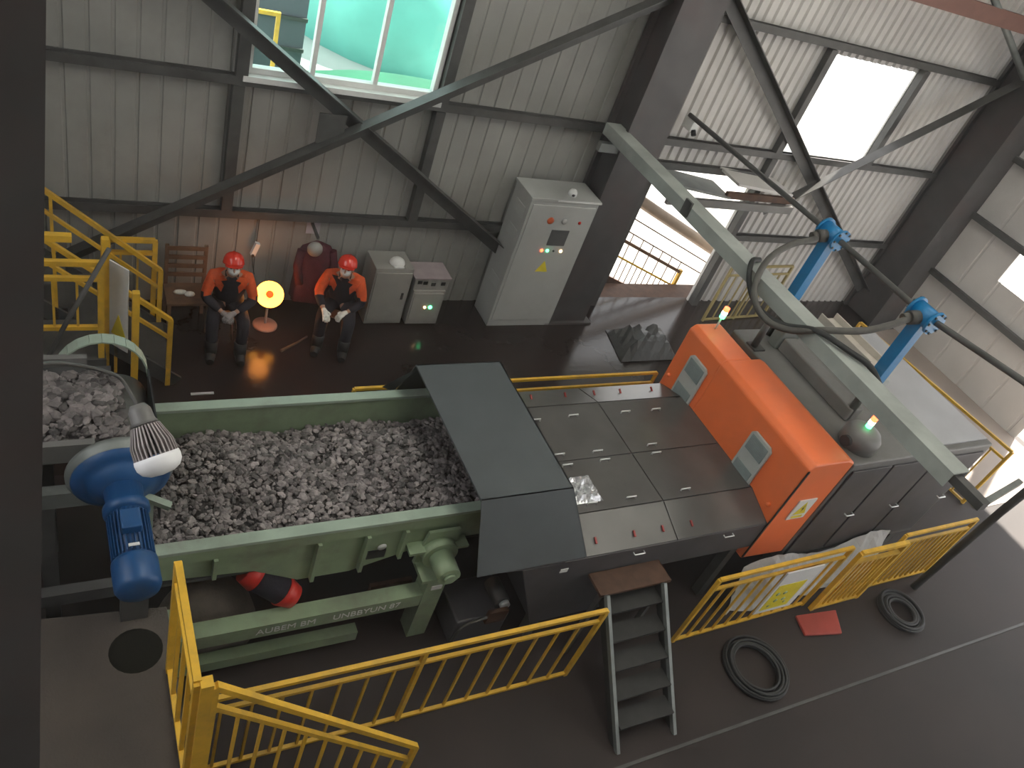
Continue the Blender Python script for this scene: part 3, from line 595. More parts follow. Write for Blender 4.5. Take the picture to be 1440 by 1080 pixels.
sm = thing('ore_sorter', 'low dark ore sorting machine with handled lids between hood and orange cabinet', 'machine', (5.1, 4.2, 0))
bx0, bx1 = 3.78, 6.27
prof = [(3.12, 0.30), (3.12, 1.25), (3.50, 1.38), (4.88, 1.38), (5.25, 1.25), (5.25, 0.30)]
MB().prism([(bx0, y, z) for y, z in prof], (1.22, 0, 0)).build('body', M['side'], sm)
prof2 = [(3.12, 0.88), (3.12, 1.25), (3.50, 1.38), (4.88, 1.38), (5.25, 1.25), (5.25, 0.88)]
MB().prism([(5.0, y, z) for y, z in prof2], (bx1 - 5.0, 0, 0)).build('body', M['side'], sm)
for y_ in (3.12, 5.2): MB().prism([(3.78, y_, 0.30), (3.36, y_, 1.24), (3.78, y_, 1.24)], (0, 0.03, 0)).build('inlet_cheek', M['side'], sm)
for x in (3.86, 6.1):
    for y in (3.2, 5.15): MB().box(x - .05, x + .05, y - .05, y + .05, 0, 0.3 if x < 5 else 0.88).build('leg', M['steel'], sm)
def lid(x0, x1, y0, z0, y1, z1, hs_, latches=()):
    t = 0.018; g = 0.006
    o = MB().prism([(x0 + g, y0 + g, z0 + .001), (x0 + g, y1 - g, z1 + .001), (x0 + g, y1 - g, z1 + t), (x0 + g, y0 + g, z0 + t)], (x1 - x0 - 2 * g, 0, 0)).build('lid', M['lid'], sm, bevel=0.003)
    for hx, hy in hs_:
        f = (hy - y0) / (y1 - y0); hz = z0 + (z1 - z0) * f + t
        MB().tube([(hx - .055, hy, hz), (hx - .055, hy, hz + .03), (hx + .055, hy, hz + .03), (hx + .055, hy, hz)], 0.008, 6).build('handle', M['chrome'], o)
    for hx, hy in latches:
        f = (hy - y0) / (y1 - y0); hz = z0 + (z1 - z0) * f + t
        MB().beam((hx, hy - .03, hz + .006), (hx + .01, hy + .03, hz + .02), 0.018, 0.014).build('latch', M['dred'], o)
LX = 3.98
for a, b_ in ((LX, 5.06), (5.06, 6.2)):
    pass
lid(LX, 5.06, 4.88, 1.38, 5.25, 1.25, [], [(4.33, 5.08), (4.76, 5.08)]); lid(5.06, 6.24, 4.88, 1.38, 5.25, 1.25, [], [(5.14, 5.08), (5.5, 5.08), (5.95, 5.08)])
lid(LX, 5.06, 4.13, 1.38, 4.88, 1.38, [(4.17, 4.68), (4.64, 4.70), (4.21, 4.2), (4.66, 4.19)]); lid(5.06, 6.24, 4.13, 1.38, 4.88, 1.38, [(5.31, 4.69), (5.73, 4.69), (5.36, 4.2)])
lid(LX, 5.06, 3.50, 1.38, 4.13, 1.38, [(4.23, 4.06), (4.68, 4.07), (4.25, 3.58), (4.71, 3.58)]); lid(5.06, 6.24, 3.50, 1.38, 4.13, 1.38, [(5.34, 4.08), (5.39, 3.58)])
lid(LX, 5.06, 3.12, 1.25, 3.50, 1.38, [], [(4.14, 3.24), (4.58, 3.24), (4.92, 3.24)]); lid(5.06, 6.24, 3.12, 1.25, 3.50, 1.38, [], [(5.28, 3.24)])
for x in (4.62, 5.75): MB().tube([(x - .06, 3.12, 1.2), (x - .06, 3.09, 1.2), (x + .06, 3.09, 1.2), (x + .06, 3.12, 1.2)], 0.007, 6).build('handle', M['chrome'], sm)
# crumpled sheet added for a lamp's reflection, a shiny film on a lid
cf = MB(); rn = random.Random(4)
pts = [[Vector((4.08 + 0.32 * i / 9, 3.60 + 0.32 * j / 9, 1.402 + rn.uniform(0, 0.05) * (0 < i < 9 and 0 < j < 9))) for i in range(10)] for j in range(10)]
cf.add([p for r_ in pts for p in r_], [(j * 10 + i, j * 10 + i + 1, (j + 1) * 10 + i + 1, (j + 1) * 10 + i) for j in range(9) for i in range(9)])
M['glare'] = mat('shiny_glare', (0.6, 0.6, 0.62), 0.15, 0.4, 0.5, 30)
fo = centred(cf, 'lid_glare', M['glare'], (4.23, 3.74, 1.40)); so_ = fo.modifiers.new('solid', 'SOLIDIFY'); so_.thickness = 0.002
tag(fo, 'crumpled sheet added as a shiny film lying on a dark lid near the hood', 'glare')

# orange cabinet
oc = thing('orange_cabinet', 'tall bright orange cabinet standing across the sorting machine', 'cabinet', (6.6, 4.2, 0))
MB().prism([(6.27, 3.12, 0.66), (6.93, 3.12, 0.62), (6.93, 3.12, 2.08), (6.82, 3.12, 2.13), (6.33, 3.12, 2.13), (6.27, 3.12, 2.07)], (0, 1.55, 0)).prism([(6.27, 4.66, 0.66), (6.76, 4.66, 0.62), (6.76, 4.66, 2.08), (6.68, 4.66, 2.13), (6.33, 4.66, 2.13), (6.27, 4.66, 2.07)], (0, 0.64, 0)).build('body', M['orange'], oc, bevel=0.02)
for ya, yb in ((4.74, 5.06), (3.54, 3.86)):
    v = MB().prism([(6.262, ya + .04, 1.28), (6.262, yb - .04, 1.28), (6.262, yb, 1.32), (6.262, yb, 1.86), (6.262, yb - .04, 1.90), (6.262, ya + .04, 1.90), (6.262, ya, 1.86), (6.262, ya, 1.32)], (-0.03, 0, 0)).build('vent', M['vent'], oc, bevel=0.006)
    for za, zb in ((1.33, 1.51), (1.67, 1.86)):
        L = MB(); n = 8
        for k in range(n):
            z = za + (zb - za) * k / n
            L.beam((6.228, ya + .035, z + 0.01), (6.228, yb - .035, z + 0.01), 0.012, 0.014, (0.5, 0, 1))
        L.build('louver', M['louver'], v)
        MB().box(6.2295, 6.2335, ya + .03, yb - .03, za, zb).build('grille_back', M['louver'], v)
for y in (5.22, 3.24): MB().lathe((6.27, y, 1.42), (-1, 0, 0), [(0.025, 0), (0.025, 0.02), (0.018, 0.035), (0.0, 0.037)], 16).build('knob', M['orange'], oc)
MB().box(6.262, 6.285, 3.108, 3.12, 0.7, 2.05).build('door_gap', M['ink'], oc)
wl = MB().box(6.50, 6.76, 3.105, 3.118, 1.28, 1.58).build('warning_label', M['white'], oc)
MB().prism([(6.54, 3.104, 1.36), (6.72, 3.104, 1.36), (6.63, 3.104, 1.55)], (0, -0.002, 0)).build('warning_triangle', M['warn'], wl)
MB().box(6.55, 6.71, 3.102, 3.104, 1.30, 1.335).build('text_strip', M['warn'], wl)
MB().prism([(6.625, 3.101, 1.39), (6.65, 3.101, 1.45), (6.63, 3.101, 1.45), (6.645, 3.101, 1.51), (6.61, 3.101, 1.44), (6.632, 3.101, 1.44)], (0, -0.001, 0)).build('flash_mark', M['ink'], wl)
# rear housing
rh = thing('machine_housing', 'big grey housing block behind the orange cabinet with hinged side doors', 'machine housing', (8.2, 4.2, 0))
MB().box(6.945, 9.4, 3.12, 5.28, 0.45, 2.05).build('body', M['housing'], rh, bevel=0.02)
for x in (7.1, 9.25):
    for y in (3.25, 5.15): MB().box(x - .06, x + .06, y - .06, y + .06, 0, 0.45).build('leg', M['steel'], rh)
for xa, xb in ((7.0, 7.62), (7.66, 8.4), (8.44, 9.3)):
    dr = MB().box(xa, xb, 3.098, 3.118, 0.55, 1.95).build('door', M['side'], rh, bevel=0.004)
    MB().tube([(xb - .14, 3.1, 1.2), (xb - .14, 3.06, 1.2), (xb - .02, 3.06, 1.2), (xb - .02, 3.1, 1.2)], 0.009, 6).build('handle', M['chrome'], dr)
MB().box(8.1, 9.35, 3.2, 5.2, 2.052, 2.07).build('roof_plate', mat('pale_plate', (0.42, 0.42, 0.44), 0.45, 0.1, 0.1, 2), rh)
MB().cyl((7.0, 4.95, 2.05), (7.0, 4.95, 2.42), 0.04, n=14).build('pipe_stub', M['steel'], rh); MB().box(6.95, 7.12, 4.87, 5.03, 2.05, 2.07).build('base_plate', M['steel'], rh)
for ya, yb in ((3.7, 4.9),):
    MB().box(7.35, 7.55, ya, yb, 2.05, 2.22).build('duct', M['housing'], rh, bevel=0.02); MB().box(7.3, 7.6, 4.9, 5.05, 2.05, 2.32).build('duct_box', M['steel_l'], rh, bevel=0.02)
tr = thing('cable_tray', 'pale beige cable tray standing on the housing roof behind the overhead beam', 'tray', (8.4, 5.0, 2.07))
MB().box(8.25, 8.55, 4.35, 5.25, 2.20, 2.22).box(8.25, 8.27, 4.35, 5.25, 2.22, 2.30).box(8.53, 8.55, 4.35, 5.25, 2.22, 2.30).build('channel', mat('pale_beige', (0.55, 0.50, 0.44), 0.5), tr)
for y in (4.45, 5.15): MB().box(8.3, 8.5, y - .02, y + .02, 2.07, 2.20).build('foot', M['steel_l'], tr)
MB().cyl((8.4, 4.30, 2.14), (8.4, 4.12, 2.14), 0.065, n=18).build('cable_gland', M['vent'], tr)
# small round-topped fan on housing
fn = thing('exhaust_fan', 'grey rounded fan casing at the near corner of the housing roof', 'fan', (7.25, 3.4, 2.05))
MB().lathe((7.22, 3.38, 2.055), (0, 0, 1), [(0.0, 0), (0.20, 0), (0.20, 0.14), (0.16, 0.20), (0.08, 0.23), (0.0, 0.235)], 28).build('casing', M['housing'], fn)
MB().cyl((6.98, 3.38, 2.13), (7.05, 3.38, 2.13), 0.06, n=14).build('outlet', M['black'], fn)
def beacon(x, y, z, h, label):
    t = thing('signal_light', label, 'signal light', (x, y, z), 'stack lights on the machine')
    MB().cyl((x, y, z), (x, y, z + h), 0.012, n=10).build('stem', M['white'], t)
    MB().cyl((x, y, z + h), (x, y, z + h + 0.05), 0.032, n=16).build('green_lens', M['led_g'], t)
    MB().cyl((x, y, z + h + 0.05), (x, y, z + h + 0.09), 0.032, n=16).build('white_lens', M['led_w'], t)
    MB().cyl((x, y, z + h + 0.09), (x, y, z + h + 0.14), 0.032, n=16).build('red_lens', M['led_r'], t)
beacon(6.55, 5.2, 2.13, 0.16, 'lit signal light standing on the far end of the orange cabinet')
beacon(7.2, 3.38, 2.285, 0.02, 'lit signal light on the grey fan casing by the near end of the overhead beam')
# tarp over the side of housing
tp = MB(); nx, ny = 26, 8; rn = random.Random(5); tv = []
for j in range(ny + 1):
    for i in range(nx + 1):
        u = i / nx; v = j / ny
        x = 6.35 + 2.35 * u; z = (0.66 + 0.08 * math.sin(u * 9) - 0.1 * (1 - u)) * (1 - v) + (0.02) * v; y = 3.06 - 0.22 * v + 0.02 * math.sin(u * 31) * (0.3 + v) + rn.uniform(-.012, .012)
        tv.append((x - 0.1 * v, y, max(0.01, z)))
tp.add(tv, [(j * (nx + 1) + i, j * (nx + 1) + i + 1, (j + 1) * (nx + 1) + i + 1, (j + 1) * (nx + 1) + i) for j in range(ny) for i in range(nx)])
to = centred(tp, 'tarpaulin', M['tarp'], (7.5, 3.0, 0)); q_ = to.modifiers.new('solid', 'SOLIDIFY'); q_.thickness = 0.006
tag(to, 'crumpled white tarpaulin leaning behind the yellow railing below the orange cabinet', 'tarpaulin')
sg2 = thing('warning_sign', 'white sign with a large yellow warning panel hung on the railing', 'sign', (6.65, 2.69, 0.3))
MB().box(6.42, 6.98, 2.682, 2.70, 0.20, 0.95).build('board', M['white'], sg2)
MB().box(6.46, 6.88, 2.679, 2.682, 0.26, 0.72).build('yellow_panel', M['warn'], sg2)
for a, b_, c_ in ((6.55, 0.55, 0.03), (6.66, 0.55, 0.03), (6.60, 0.42, 0.03), (6.72, 0.42, 0.03), (6.55, 0.33, 0.02), (6.78, 0.35, 0.02)):
    MB().lathe((a, 2.679, b_), (0, -1, 0), [(0.0, 0.002), (c_, 0.002), (c_, 0)], 12).build('mark', M['green'], sg2)

# ------------------------------------------------------------------ access stair
ac = thing('access_stair', 'narrow dark steel stair leading up to the side of the sorting machine', 'stair', (4.5, 2.4, 0))
for x in (4.2, 4.86):
    MB().beam((x, 1.86, 0.0), (x, 2.86, 1.0), 0.035, 0.05).build('edge_bar', M['steel_l'], ac); MB().beam((x, 1.93, 0.0), (x, 2.88, 0.93), 0.03, 0.10).build('stringer', M['near_black'], ac)
for k in range(5): MB().box(4.22, 4.84, 1.98 + k * 0.19, 2.16 + k * 0.19, 0.17 + k * 0.17, 0.195 + k * 0.17).build('tread', M['near_black'], ac)
MB().box(4.14, 4.96, 2.87, 3.11, 0.97, 1.0).build('platform', M['rust'], ac)
for x in (4.18, 4.92): MB().box(x - .02, x + .02, 2.88, 2.93, 0, 0.97).build('leg', M['steel'], ac)
# machinery clutter in the dark below the hood
ch = thing('hydraulic_unit', 'dark pump unit with small bright fittings in the shadow under the hood', 'pump', (3.3, 3.3, 0))
MB().box(3.05, 3.6, 3.25, 3.7, 0.0, 0.35).build('tank', M['side'], ch, bevel=0.02)
MB().cyl((3.5, 3.3, 0.45), (3.5, 3.55, 0.45), 0.08, n=20).build('pump_body', M['steel'], ch)
MB().cyl((3.52, 3.26, 0.45), (3.52, 3.30, 0.45), 0.05, n=16).build('fitting', M['chrome'], ch)
MB().tube(smooth_path([(3.05, 3.22, 0.05), (3.07, 3.2, 0.35), (3.2, 3.18, 0.45), (3.42, 3.22, 0.42)]), 0.015, 8).build('hose', M['rubber'], ch)
MB().box(3.3, 3.5, 3.18, 3.22, 0.35, 0.52).build('bracket', M['rust'], ch)
rp = centred(MB().box(2.35, 2.75, 3.72, 3.76, 0.05, 0.5), 'rusty_sheet', M['rust'], (2.55, 3.74, 0.05)); rp.location.z = 0
tag(rp, 'rust brown sheet standing behind the green leg of the feeder', 'sheet')

# ------------------------------------------------------------------ floor objects
def coil(c, rx, label, n=5, ro=0.03):
    b = MB(); rn = random.Random(int(c[0] * 10))
    for k in range(n):
        r = rx - 0.03 * (k % 4) + rn.uniform(-.012, .012); z = ro + ro * 1.3 * (k // 3); dx, dy = rn.uniform(-.02, .02), rn.uniform(-.02, .02)
        b.tube([(c[0] + dx + r * math.cos(a * math.pi / 16), c[1] + dy + r * math.sin(a * math.pi / 16), z) for a in range(33)], ro, 8, False)
    tag(centred(b, 'hose_coil', M['black'], (c[0], c[1], 0)), label, 'hose coil', 'coils of black hose on the floor')
coil((6.18, 2.20), 0.35, 'larger black hose coil on the floor, nearer the steel stair', 12, 0.015)
coil((8.72, 2.32), 0.27, 'smaller black hose coil on the floor near the bright doorway', 9, 0.019)
rd = thing('red_box', 'flat faded red metal box lid on the floor below the narrow gate', 'box', (7.45, 2.5, 0))
MB().prism([(7.16, 2.62, 0), (7.10, 2.38, 0), (7.62, 2.28, 0), (7.78, 2.56, 0)], (0, 0, 0.035)).build('lid', mat('faded_red', (0.35, 0.05, 0.035), 0.5, 0, 0.12, 6), rd, bevel=0.01)
struct('trim_4', MB().box(2.5, 13, 1.725, 1.755, 0, 0.008), M['steel'])
bt = MB(); rn = random.Random(11); pts = []
for j in range(9):
    for i in range(13):
        u, v = i / 12, j / 8; e = min(u, 1 - u, v, 1 - v) * 4
        pts.append((7.3 + 1.1 * u + 0.15 * v, 7.0 + 0.75 * v, 0.01 + min(1, e) * (0.16 + rn.uniform(0, 0.12))))
bt.add(pts, [(j * 13 + i, j * 13 + i + 1, (j + 1) * 13 + i + 1, (j + 1) * 13 + i) for j in range(8) for i in range(12)])
bo = centred(bt, 'dark_tarpaulin', M['blacktarp'], (7.9, 7.4, 0)); q_ = bo.modifiers.new('s', 'SOLIDIFY'); q_.thickness = 0.005
tag(bo, 'dark crumpled tarpaulin heap on the floor before the back doorway', 'tarpaulin')
tag(centred(MB().tube([(2.40, 7.46, 0.02), (2.62, 7.60, 0.02), (2.78, 7.72, 0.02)], [0.02, 0.014, 0.012], 8), 'wooden_stick', M['wood'], (2.6, 7.6, 0)), 'thin wooden stick lying on the wet floor by the heater', 'stick')
tag(centred(MB().box(1.28, 1.52, 6.78, 6.81, 0, 0.012), 'steel_strip', M['chrome'], (1.4, 6.8, 0)), 'small bright metal strip on the dark floor behind the feeder', 'strip')

# ------------------------------------------------------------------ overhead beam, hose supports, hoses
ob = thing('overhead_beam', 'long grey channel beam crossing above the orange cabinet', 'beam', (6.42, 5.2, 3.0))
MB().box(6.30, 6.53, 2.15, 8.2, 3.085, 3.10).box(6.30, 6.315, 2.15, 8.2, 2.95, 3.085).box(6.515, 6.53, 2.15, 8.2, 2.95, 3.085).build('channel', mat('beam_grey', (0.36, 0.385, 0.36), 0.5, 0.1, 0.15, 4, dirt=(0.2, 0.2, 0.19)), ob)
MB().box(6.37, 6.47, 1.85, 8.1, 2.98, 3.06).build('inner_rail', M['steel'], ob)
MB().box(6.2, 6.62, 8.0, 8.08, 2.78, 2.90).build('wall_bracket', M['steel_l'], ob)
for y in (6.15,): MB().box(6.27, 6.30, y, y + .12, 2.98, 3.16).build('clip', M['steel'], ob)
MB().beam((6.42, 1.88, 3.0), (7.2, 2.02, 3.0), 0.05, 0.05).build('stay', M['steel_l'], ob)
pp = thing('prop_pole', 'dark slanting prop pole at the right edge by the bright doorway', 'pole', (9.3, 2.6, 0))
MB().tube([(9.3, 2.58, 0.0), (8.86, 2.4, 1.8), (8.62, 2.28, 2.7)], 0.045, 12).build('shaft', M['steel'], pp)
def support(y, label):
    x = 7.4
    t = thing('hose_support', label, 'hose support', (x, y, 2.07), 'blue hose supports')
    MB().cyl((x, y, 2.07), (x, y, 2.64), 0.045, n=16).build('lower_tube', M['steel'], t)
    MB().beam((x, y, 2.62), (x, y, 3.42), 0.13, 0.13, (0, 1, 0)).build('post', M['blue_b'], t, bevel=0.006)
    MB().cyl((x, y - .12, 3.47), (x, y + .12, 3.47), 0.10, n=24).cyl((x, y - .14, 3.47), (x, y - .11, 3.47), 0.125, n=24).cyl((x, y + .11, 3.47), (x, y + .14, 3.47), 0.125, n=24).build('head', M['blue_b'], t)
    for k in range(8):
        a = k * math.pi / 4
        for s in (-1, 1): MB().cyl((x + .108 * math.cos(a), y + s * .14, 3.47 + .108 * math.sin(a)), (x + .108 * math.cos(a), y + s * .155, 3.47 + .108 * math.sin(a)), 0.013, n=6).build('bolt', M['steel'], t)
    MB().cyl((x - .10, y, 3.45), (x - .20, y + .02, 3.43), 0.07, n=20).cyl((x - .20, y + .02, 3.43), (x - .26, y + .03, 3.41), 0.05, n=20).build('coupling', M['rubber'], t)
support(5.15, 'blue post with round head carrying the pipe, farther one behind the hose loop')
support(3.74, 'blue post with round head carrying the pipe, nearer one above the bright wall')
tag(centred(MB().tube([(7.7, 8.35, 3.3), (7.55, 6.6, 3.38), (7.4, 5.15, 3.47), (7.4, 3.74, 3.47), (7.4, 2.66, 3.6), (7.4, 0.5, 3.8)], 0.032, 12), 'air_pipe', M['steel'], (7.4, 5, 3.47)), 'long thin dark pipe running through both blue heads', 'pipe')
h1 = smooth_path([(7.15, 5.12, 3.42), (7.0, 5.08, 3.42), (6.75, 5.07, 3.36), (6.42, 4.96, 3.25), (6.17, 4.76, 3.12), (6.08, 4.57, 3.0), (6.10, 4.35, 2.94), (6.18, 4.12, 3.0), (6.36, 3.93, 3.15), (6.70, 3.80, 3.24), (6.95, 3.75, 3.34), (7.15, 3.74, 3.42)], 8)
tag(centred(MB().tube(h1, 0.034, 12), 'rubber_hose', M['rubber'], (6.5, 4.5, 3.1)), 'thick grey rubber hose looping over the overhead beam between the two blue heads', 'hose')
h2 = smooth_path([(6.5, 5.12, 3.13), (6.32, 5.05, 3.15), (6.20, 4.85, 3.03), (6.15, 4.56, 2.94), (6.19, 4.23, 2.98), (6.30, 3.95, 3.13), (6.45, 3.62, 3.14), (6.56, 3.42, 3.12), (6.66, 3.25, 2.98)], 8)
tag(centred(MB().tube(h2, 0.028, 12), 'rubber_hose', M['black'], (6.4, 4.4, 3.0)), 'black hose inside the loop, resting on the overhead beam', 'hose')
cmr = thing('security_camera', 'small white camera fixed beside the second column near the pipe end', 'camera', (7.75, 8.3, 3.2))
MB().box(7.68, 7.80, 8.2, 8.4, 3.12, 3.26).build('housing', M['white'], cmr, bevel=0.01)
MB().cyl((7.74, 8.2, 3.15), (7.74, 8.15, 3.10), 0.035, n=16).build('lens', M['black'], cmr)

# ------------------------------------------------------------------ cabinets against the wall
cb = thing('control_cabinet', 'tall pale grey control cabinet with screen and lamps beside the column', 'cabinet', (5.95, 8.2, 0))
MB().box(5.42, 6.48, 7.9, 8.38, 0.0, 2.08).build('body', M['cab'], cb, bevel=0.008)
MB().box(5.40, 6.50, 7.88, 8.40, 2.08, 2.12).build('top_cover', M['cab'], cb, bevel=0.006)
MB().box(5.46, 6.44, 7.885, 7.9, 0.12, 2.02).build('door', M['cab'], cb, bevel=0.004)
MB().box(5.80, 6.50, 7.875, 7.88, 2.09, 2.11).build('light_strip', M['white'], cb)
MB().box(5.88, 6.16, 7.875, 7.885, 1.42, 1.66).build('screen', M['screen'], cb)
def button(x, z, m, r=0.022, nm='lamp', par=None, y=7.885):
    MB().lathe((x, y, z), (0, -1, 0), [(r, 0), (r, 0.012), (r * 0.6, 0.02), (0, 0.021)], 14).build(nm, m, par or cb)
button(5.80, 1.80, mat('orange_knob', (0.6, 0.12, 0.04), 0.5), 0.05, 'knob'); button(6.02, 1.80, M['vent'], 0.04, 'knob'); button(6.27, 1.79, M['red'], 0.022, 'knob')
button(5.84, 1.33, M['led_r']); button(5.93, 1.33, M['led_g']); button(6.15, 1.33, M['led_a'])
button(6.03, 1.33, M['ink'], 0.015, 'knob')
MB().prism([(5.86, 7.884, 0.98), (6.06, 7.884, 0.98), (5.96, 7.884, 1.16)], (0, -0.002, 0)).build('warning_triangle', M['warn'], cb)
for z in (0.6, 1.4, 1.75): MB().box(5.415, 5.42, 7.98, 8.25, z, z + 0.16).build('vent', M['vent'], cb)
dcam = thing('dome_camera', 'small white dome camera on top of the tall cabinet', 'camera', (5.98, 8.0, 2.12))
MB().lathe((6.08, 8.02, 2.12), (0, 0, 1), [(0.0, 0), (0.06, 0), (0.06, 0.05), (0.04, 0.085), (0, 0.1)], 20).build('housing', M['white'], dcam)
MB().ball((6.07, 7.985, 2.15), 0.03, 12, 8).build('lens', M['black'], dcam)
c1 = thing('small_cabinet', 'squat grey metal cabinet beside the seated worker, white cap on top', 'cabinet', (3.85, 8.15, 0))
MB().box(3.58, 4.10, 7.95, 8.36, 0.03, 0.92).build('body', M['cab2'], c1, bevel=0.008); MB().box(3.6, 4.08, 7.935, 7.95, 0.08, 0.86).build('door', M['cab2'], c1, bevel=0.003)
MB().box(4.0, 4.03, 7.925, 7.936, 0.45, 0.55).build('handle', M['black'], c1)
MB().box(3.6, 4.08, 8.0, 8.3, 0, 0.03).build('plinth', M['ink'], c1)
hm = thing('white_cap', 'white safety helmet lying on the squat grey cabinet', 'helmet', (3.92, 8.05, 0.92))
MB().ball((3.90, 8.08, 0.925), 0.095, 18, 10, (1.1, 1.0, 0.85)).build('shell', M['white'], hm)
MB().box(3.83, 3.96, 7.96, 8.02, 0.922, 0.935).build('brim', M['white'], hm)
c2 = thing('test_bench', 'low grey instrument cabinet with green and orange lamps', 'cabinet', (4.38, 8.15, 0))
MB().box(4.16, 4.62, 7.92, 8.3, 0.04, 0.60).build('body', M['cab2'], c2, bevel=0.006); MB().box(4.18, 4.60, 7.905, 7.92, 0.1, 0.56).build('door', M['cab2'], c2)
MB().box(4.18, 4.60, 8.0, 8.25, 0, 0.04).build('plinth', M['ink'], c2)
button(4.37, 0.34, M['led_a'], 0.018, 'lamp', c2, 7.905); button(4.45, 0.34, M['led_g'], 0.026, 'lamp', c2, 7.905)
c3 = thing('instrument_box', 'grey instrument with dials and pinkish cover on the low cabinet', 'instrument', (4.4, 8.1, 0.6))
MB().box(4.15, 4.64, 7.94, 8.28, 0.60, 0.78).build('case', M['cab2'], c3, bevel=0.006)
MB().box(4.13, 4.66, 7.92, 8.30, 0.78, 0.80).build('cover', mat('pinkish_cover', (0.34, 0.28, 0.29), 0.6), c3)
for x, z in ((4.22, 0.73), (4.30, 0.72), (4.42, 0.70), (4.56, 0.71)): MB().box(x - .03, x + .03, 7.932, 7.94, z - .03, z + .02).build('dial', M['ink'], c3)

# radiant heater
ht = thing('radiant_heater', 'glowing orange bowl heater on a thin stem and round foot', 'heater', (2.31, 7.98, 0))
MB().lathe((2.31, 7.98, 0), (0, 0, 1), [(0.0, 0), (0.15, 0), (0.15, 0.015), (0.13, 0.03), (0.03, 0.04), (0.0, 0.042)], 28).build('foot', mat('heater_foot', (0.45, 0.25, 0.2), 0.4), ht)
MB().cyl((2.31, 7.98, 0.03), (2.31, 7.99, 0.42), 0.016, n=12).build('stem', M['chrome'], ht)
hc = Vector((2.315, 7.98, 0.49)); hdv = Vector((-0.25, -0.85, 0.42)).normalized()
MB().lathe(hc - hdv * 0.02, hdv, [(0.0, -0.035), (0.05, -0.033), (0.11, -0.008), (0.155, 0.03), (0.17, 0.055), (0.165, 0.057)], 32).build('bowl_back', M['steel_l'], ht)
MB().lathe(hc - hdv * 0.015, hdv, [(0.0, -0.03), (0.05, -0.028), (0.11, -0.002), (0.15, 0.032), (0.165, 0.055)], 32).build('bowl', M['glow'], ht)
MB().lathe(hc, hdv, [(0.035, -0.03), (0.046, 0.03), (0.042, 0.05), (0.0, 0.056)], 18).build('element', M['core'], ht)
pl_ = bpy.data.lights.new('heater_light', 'POINT'); pl_.energy = 5; pl_.color = (1.0, 0.33, 0.06); pl_.shadow_soft_size = 0.12
po = bpy.data.objects.new('heater_light', pl_); COL.objects.link(po); po.location = hc + hdv * 0.2

# slatted wooden chair at left with gloves
wc = thing('wooden_chair', 'slatted brown wooden chair against the wall left of the workers', 'chair', (1.32, 8.1, 0))
for x in (1.12, 1.54):
    MB().box(x - .02, x + .02, 8.22, 8.26, 0, 0.98).build('leg', M['wood'], wc); MB().box(x - .02, x + .02, 7.85, 7.89, 0, 0.42).build('leg', M['wood'], wc)
MB().box(1.09, 1.57, 7.83, 8.24, 0.42, 0.45).build('seat', M['wood'], wc)
for z in (0.56, 0.68, 0.8, 0.92): MB().box(1.12, 1.54, 8.215, 8.235, z, z + 0.05).build('slat', M['wood'], wc)
gl = MB(); gl.ball((1.30, 8.02, 0.48), 0.03, 10, 6, (2.6, 1.2, 1)); gl.ball((1.40, 7.98, 0.48), 0.03, 10, 6, (2.0, 1.5, 1))
tag(centred(gl, 'work_gloves', M['glove'], (1.34, 8.0, 0.45)), 'pair of crumpled pale gloves on the wooden chair seat', 'gloves')
wc.location.x += 0.05
wd = thing('wall_phone', 'small white device hanging on the wall above the glowing heater', 'device', (2.2, 8.4, 0.85))
MB().beam((2.15, 8.38, 0.78), (2.20, 8.38, 0.95), 0.06, 0.06, (0, 1, 0)).build('case', M['white'], wd, bevel=0.006); MB().cyl((2.15, 8.35, 0.79), (2.15, 8.335, 0.79), 0.018, n=10).build('button', M['ink'], wd)
MB().tube(smooth_path([(2.15, 8.4, 0.77), (2.18, 8.42, 0.6), (2.22, 8.44, 0.45), (2.2, 8.44, 0.6), (2.2, 8.45, 1.25)]), 0.005, 6).build('cord', M['black'], wd)
tag(centred(MB().box(2.78, 2.95, 8.468, 8.474, 1.06, 1.22), 'wall_paper_notice', M['paper'], (2.86, 8.47, 1.14)), 'plain pale paper notice stuck on the sheet wall', 'notice')
# coat and cap hanging on the wall
ct = thing('hanging_coat', 'dark maroon coat with pale round cap hanging between the workers', 'coat', (2.8, 8.1, 0.4))
cv = MB(); rn = random.Random(2); rings = []
N = 18
for k, (z, rx, ry) in enumerate(((1.16, 0.06, 0.05), (1.10, 0.17, 0.09), (0.98, 0.22, 0.12), (0.75, 0.22, 0.13), (0.5, 0.24, 0.14), (0.35, 0.25, 0.15))):
    for i in range(N):
        a = 2 * math.pi * i / N; f = 1 + 0.10 * math.sin(a * 5 + k * .3)
        rings.append((2.84 + rx * math.cos(a) * f, 8.12 + ry * math.sin(a) * f, z))
cv.add(rings, [(j * N + i, j * N + (i + 1) % N, (j + 1) * N + (i + 1) % N, (j + 1) * N + i) for j in range(5) for i in range(N)], True); cv.add(rings[:N], [tuple(range(N))])
cv.build('coat', M['maroon'], ct)
MB().tube([(3.02, 8.1, 1.06), (3.07, 8.06, 0.85), (3.03, 8.02, 0.62)], [0.06, 0.055, 0.05], 12).build('sleeve', M['maroon'], ct)
MB().tube([(2.66, 8.1, 1.06), (2.62, 8.06, 0.85), (2.66, 8.02, 0.62)], [0.06, 0.055, 0.05], 12).build('sleeve', M['maroon'], ct)
MB().ball((2.78, 8.02, 1.13), 0.095, 16, 10, (1, 0.8, 1)).build('cap', M['cab2'], ct)
MB().beam((2.84, 8.15, 1.2), (2.84, 8.47, 1.22), 0.03, 0.03).build('hook', M['steel'], ct)

